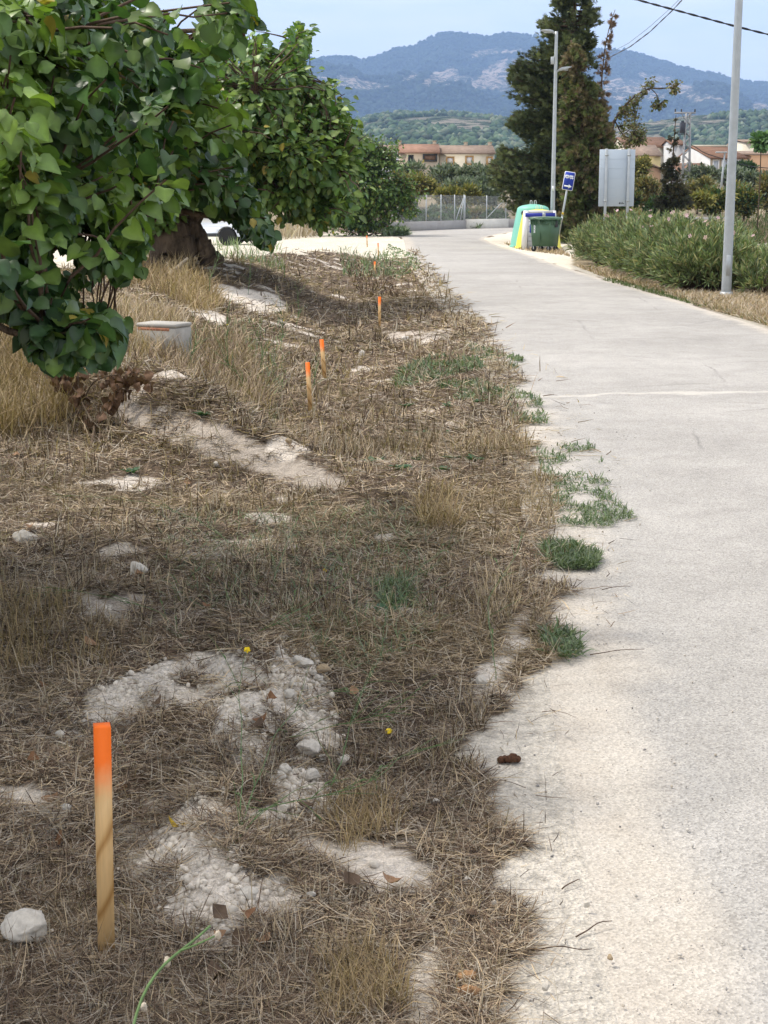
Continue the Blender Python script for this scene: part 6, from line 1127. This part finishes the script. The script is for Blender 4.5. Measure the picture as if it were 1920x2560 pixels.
def house(label, Yd, u0, u1, vr, ve, wall, roof, depth=8, ridge='x', wins=(), rz=0, over=.25, eaves2=None, name='house', chim=()):
    """px: left, right, ridge and eave heights of the front; built at distance Yd"""
    k_ = Yd/F_PX; A = at(u0, ve, Yd); B_ = at(u1, ve, Yd); zr = float(at(u0, vr, Yd+ (depth/2 if ridge == 'x' else 0))[2]); ze = float(A[2]); x0_, x1_ = A[0], B_[0]; gz_ = 1.2; cx = (x0_+x1_)/2; w1 = x1_-x0_
    root = thing(name, label, 'house', (cx, Yd, gz_), rz); he = ze-gz_; hr = zr-gz_
    mb = MB(); mb.box((0, depth/2, he/2), (w1, depth, he))
    if ridge == 'y': mb.prism(np.array([(-w1/2, he), (w1/2, he), (0, hr-.12)]), .0, depth)
    else:
        for sx in (-w1/2+.1, w1/2-.1): mb.add(np.array([(sx-.1, 0, he), (sx-.1, depth, he), (sx-.1, depth/2, hr-.1), (sx+.1, 0, he), (sx+.1, depth, he), (sx+.1, depth/2, hr-.1)]), [np.array([(0, 1, 2), (5, 4, 3)]), np.array([(0, 3, 4, 1), (1, 4, 5, 2), (2, 5, 3, 0)])])
    mb.obj('wall', wall, root); mb = MB(); th = .14; o_ = over
    if ridge == 'x':
        s_ = (hr-he)/(depth/2)
        for sg in (1, -1):
            ye = -o_ if sg > 0 else depth+o_; zE = he-o_*s_; V = np.array([(-w1/2-o_*.5, ye, zE), (w1/2+o_*.5, ye, zE), (w1/2+o_*.5, depth/2, hr), (-w1/2-o_*.5, depth/2, hr)]); V = np.vstack([V+(0, 0, .02), V+(0, 0, th)]); mb.add(V, [np.array([(0, 1, 2, 3), (7, 6, 5, 4), (0, 4, 5, 1), (1, 5, 6, 2), (2, 6, 7, 3), (3, 7, 4, 0)])])
    else:
        s_ = (hr-he)/(w1/2)
        for sg in (1, -1): V = np.array([(sg*(w1/2+o_), -o_, he-o_*s_), (sg*(w1/2+o_), depth+o_, he-o_*s_), (0, depth+o_, hr), (0, -o_, hr)]); V = np.vstack([V+(0, 0, .02), V+(0, 0, th)]); mb.add(V, [np.array([(0, 1, 2, 3), (7, 6, 5, 4), (0, 4, 5, 1), (1, 5, 6, 2), (2, 6, 7, 3), (3, 7, 4, 0)])])
    rf = mb.obj('roof', roof, root)
    for cx_ in chim: xx = float(at(cx_, vr, Yd)[0])-cx; mb = MB(); mb.box((xx, depth/2, hr+.12), (.32, .32, .5)); mb.box((xx, depth/2, hr+.40), (.40, .40, .06)); mb.obj('chimney', S_tan, rf)
    for (a0, b0, a1, b1, kind) in wins:
        p0 = at(a0, b0, Yd); p1 = at(a1, b1, Yd); ww = p1[0]-p0[0]; wh = p0[2]-p1[2]; c = ((p0[0]+p1[0])/2-cx, 0, (p0[2]+p1[2])/2-gz_)
        fm = {'d': M_trim, 'o': stucco('ochre_surround', (.58, .36, .15)), 'w': S_white, 'b': M_trim}[kind]; f = .12
        mb = MB(); 
        for dx in (-1, 1): mb.box((c[0]+dx*(ww/2-f/2), -.03, c[2]), (f, .12, wh))
        for dz in (-1, 1): mb.box((c[0], -.032, c[2]+dz*(wh/2-f/2)), (ww-2*f-.004, .12, f))
        wf = mb.obj('window', fm, root); mb = MB(); mb.box((c[0], -.004, c[2]), (ww-2*f-.004, .03, wh-2*f-.004)); mb.obj('pane', {'d': M_dark, 'o': S_white, 'w': surf('grey_shutter', (.55, .57, .60), .6, .05, 3), 'b': surf('brown_brickwork', (.20, .12, .08), .9, .3, 3)}[kind], wf)
    return root
house('tan two-storey house with a terracotta roof and dark openings, behind the olive trees', 140, 1000, 1097, 364, 383, S_tan, R1_, 8, 'x', [(1020, 387, 1034, 412, 'd'), (1057, 385, 1093, 404, 'b')], chim=(1000, 1090))
house('long cream house with ochre window surrounds and a dusty tiled roof, touching the tan house', 142, 1099, 1236, 367, 385, S_cream, R2_, 8, 'x', [(1115, 391, 1136, 412, 'o'), (1163, 389, 1184, 412, 'o'), (1216, 391, 1232, 412, 'o')], chim=(1170, 1232))
house('small pale house half hidden by the green fruit tree', 150, 950, 1001, 366, 373, S_white, R2_, 6, 'x', [(975, 380, 985, 395, 'd')])
house('house with a long brown roof behind the lattice tower', 165, 1565, 1680, 346, 369, S_cream, R3_, 12, 'x')
house('low yellow house under a pale tiled hip roof', 146, 1585, 1652, 366, 390, S_yel, R2_, 8, 'x', [(1600, 398, 1612, 412, 'd')])
house('small orange brick gable below the yellow house', 135, 1612, 1652, 414, 424, S_or, R2_, 5, 'y')
house('grey-walled house behind the tower, between the brown roof and the white gable', 160, 1680, 1712, 352, 362, S_grey, R3_, 6, 'x')
house('low brown-roofed shed in front of the white gable', 128, 1700, 1772, 412, 434, S_grey, R3_, 6, 'x')
# white gable house: long white side wall towards the road, tan front with three windows
Yg = 145.; root = thing('house', 'house with a bright white side wall and a tan front with three white-framed windows', 'house', (at(1777, 437, Yg)[0], Yg, 1.2)); bx = at(1777, 437, Yg)[0]
def Pg(u_, v_, y_=Yg): p_ = at(u_, v_, y_); return np.array([p_[0]-bx, y_-Yg, p_[2]-1.2])
Yb = Yg+9; c1 = Pg(1777, 395); c2 = Pg(1861, 395); zE = c1[2]; a1 = Pg(1690, 389, Yb); r1_ = Pg(1727, 369, Yg+4.8); xw = c2[0]
fl = np.array([(c1[0], 0), (xw, 0), (xw-.4, 9), (a1[0], 9)])
V = np.array([(p[0], p[1], 0) for p in fl]+[(p[0], p[1], zE) for p in fl]); rid = np.array([(r1_[0], 4.8, r1_[2]), (Pg(1816, 371, Yg+4.8)[0], 4.8, Pg(1816, 371, Yg+4.8)[2])])
mb = MB(); mb.add(V, [np.array([(1, 2, 6, 5), (2, 3, 7, 6), (0, 1, 5, 4)])]); mb.obj('wall', S_tan, root)
mb = MB(); e1 = np.array([-.03, -.02, 0]); mb.add(np.vstack([V[0]+e1, V[3]+e1, V[7]+e1, rid[0]+(-.03, -.02, -.05), V[4]+e1]), [np.array([(4, 3, 2, 1, 0)])]); mb.obj('side_wall', S_white, root)
mb = MB(); h = np.array([0, 0, .16]); o4, o5, o6, o7 = V[4]+(-.1, -.35, -.1), V[5]+(.3, -.35, -.1), V[6]+(.3, .3, -.1), V[7]+(-.1, .3, -.1)
T = np.array([o4, o5, o6, o7, rid[0], rid[1]]); T2 = np.vstack([T, T+h]); mb.add(T2, [np.array([(6, 7, 11, 10), (8, 9, 10, 11), (0, 6, 10, 4), (9, 3, 4, 10), (0, 1, 7, 6), (1, 2, 8, 7), (2, 3, 9, 8), (0, 4, 5, 1), (2, 5, 4, 3)]), np.array([(7, 8, 11), (1, 5, 2)])]); rf = mb.obj('roof', R3_, root)
mb = MB(); mb.box(tuple((rid[0]+rid[1])/2+np.array([0, 0, .2])), (rid[1][0]-rid[0][0]+.3, .3, .16)); mb.obj('ridge_cap', S_cream, rf)
for (a0, b0, a1_, b1_) in [(1784, 401, 1795, 426), (1806, 401, 1818, 426), (1839, 401, 1852, 426)]:
    p0, p1 = Pg(a0, b0), Pg(a1_, b1_); c = (p0+p1)/2; ww, wh = p1[0]-p0[0], p0[2]-p1[2]; mb = MB()
    for dx in (-1, 1): mb.box((c[0]+dx*(ww/2+.02), -.04, c[2]), (.12, .1, wh+.2))
    for dz in (-1, 1): mb.box((c[0], -.042, c[2]+dz*(wh/2+.04)), (ww-.082, .1, .12))
    wf = mb.obj('window', S_white, root); mb = MB(); mb.box((c[0], -.012, c[2]), (ww-.084, .02, wh-.04)); mb.obj('shutter', surf('pale_shutter', (.50, .54, .60), .6, .05, 3), wf)
mb = MB(); mb.box((0, 0, 0), (1, 1, 1))
house('tan building with a broken tiled edge at the right border', 150, 1862, 1990, 381, 388, S_or, R2_, 8, 'x', [(1890, 430, 1897, 440, 'd')])
house('tall cream block behind the tan building at the right border', 162, 1864, 2000, 352, 357, S_cream, R2_, 8, 'x')
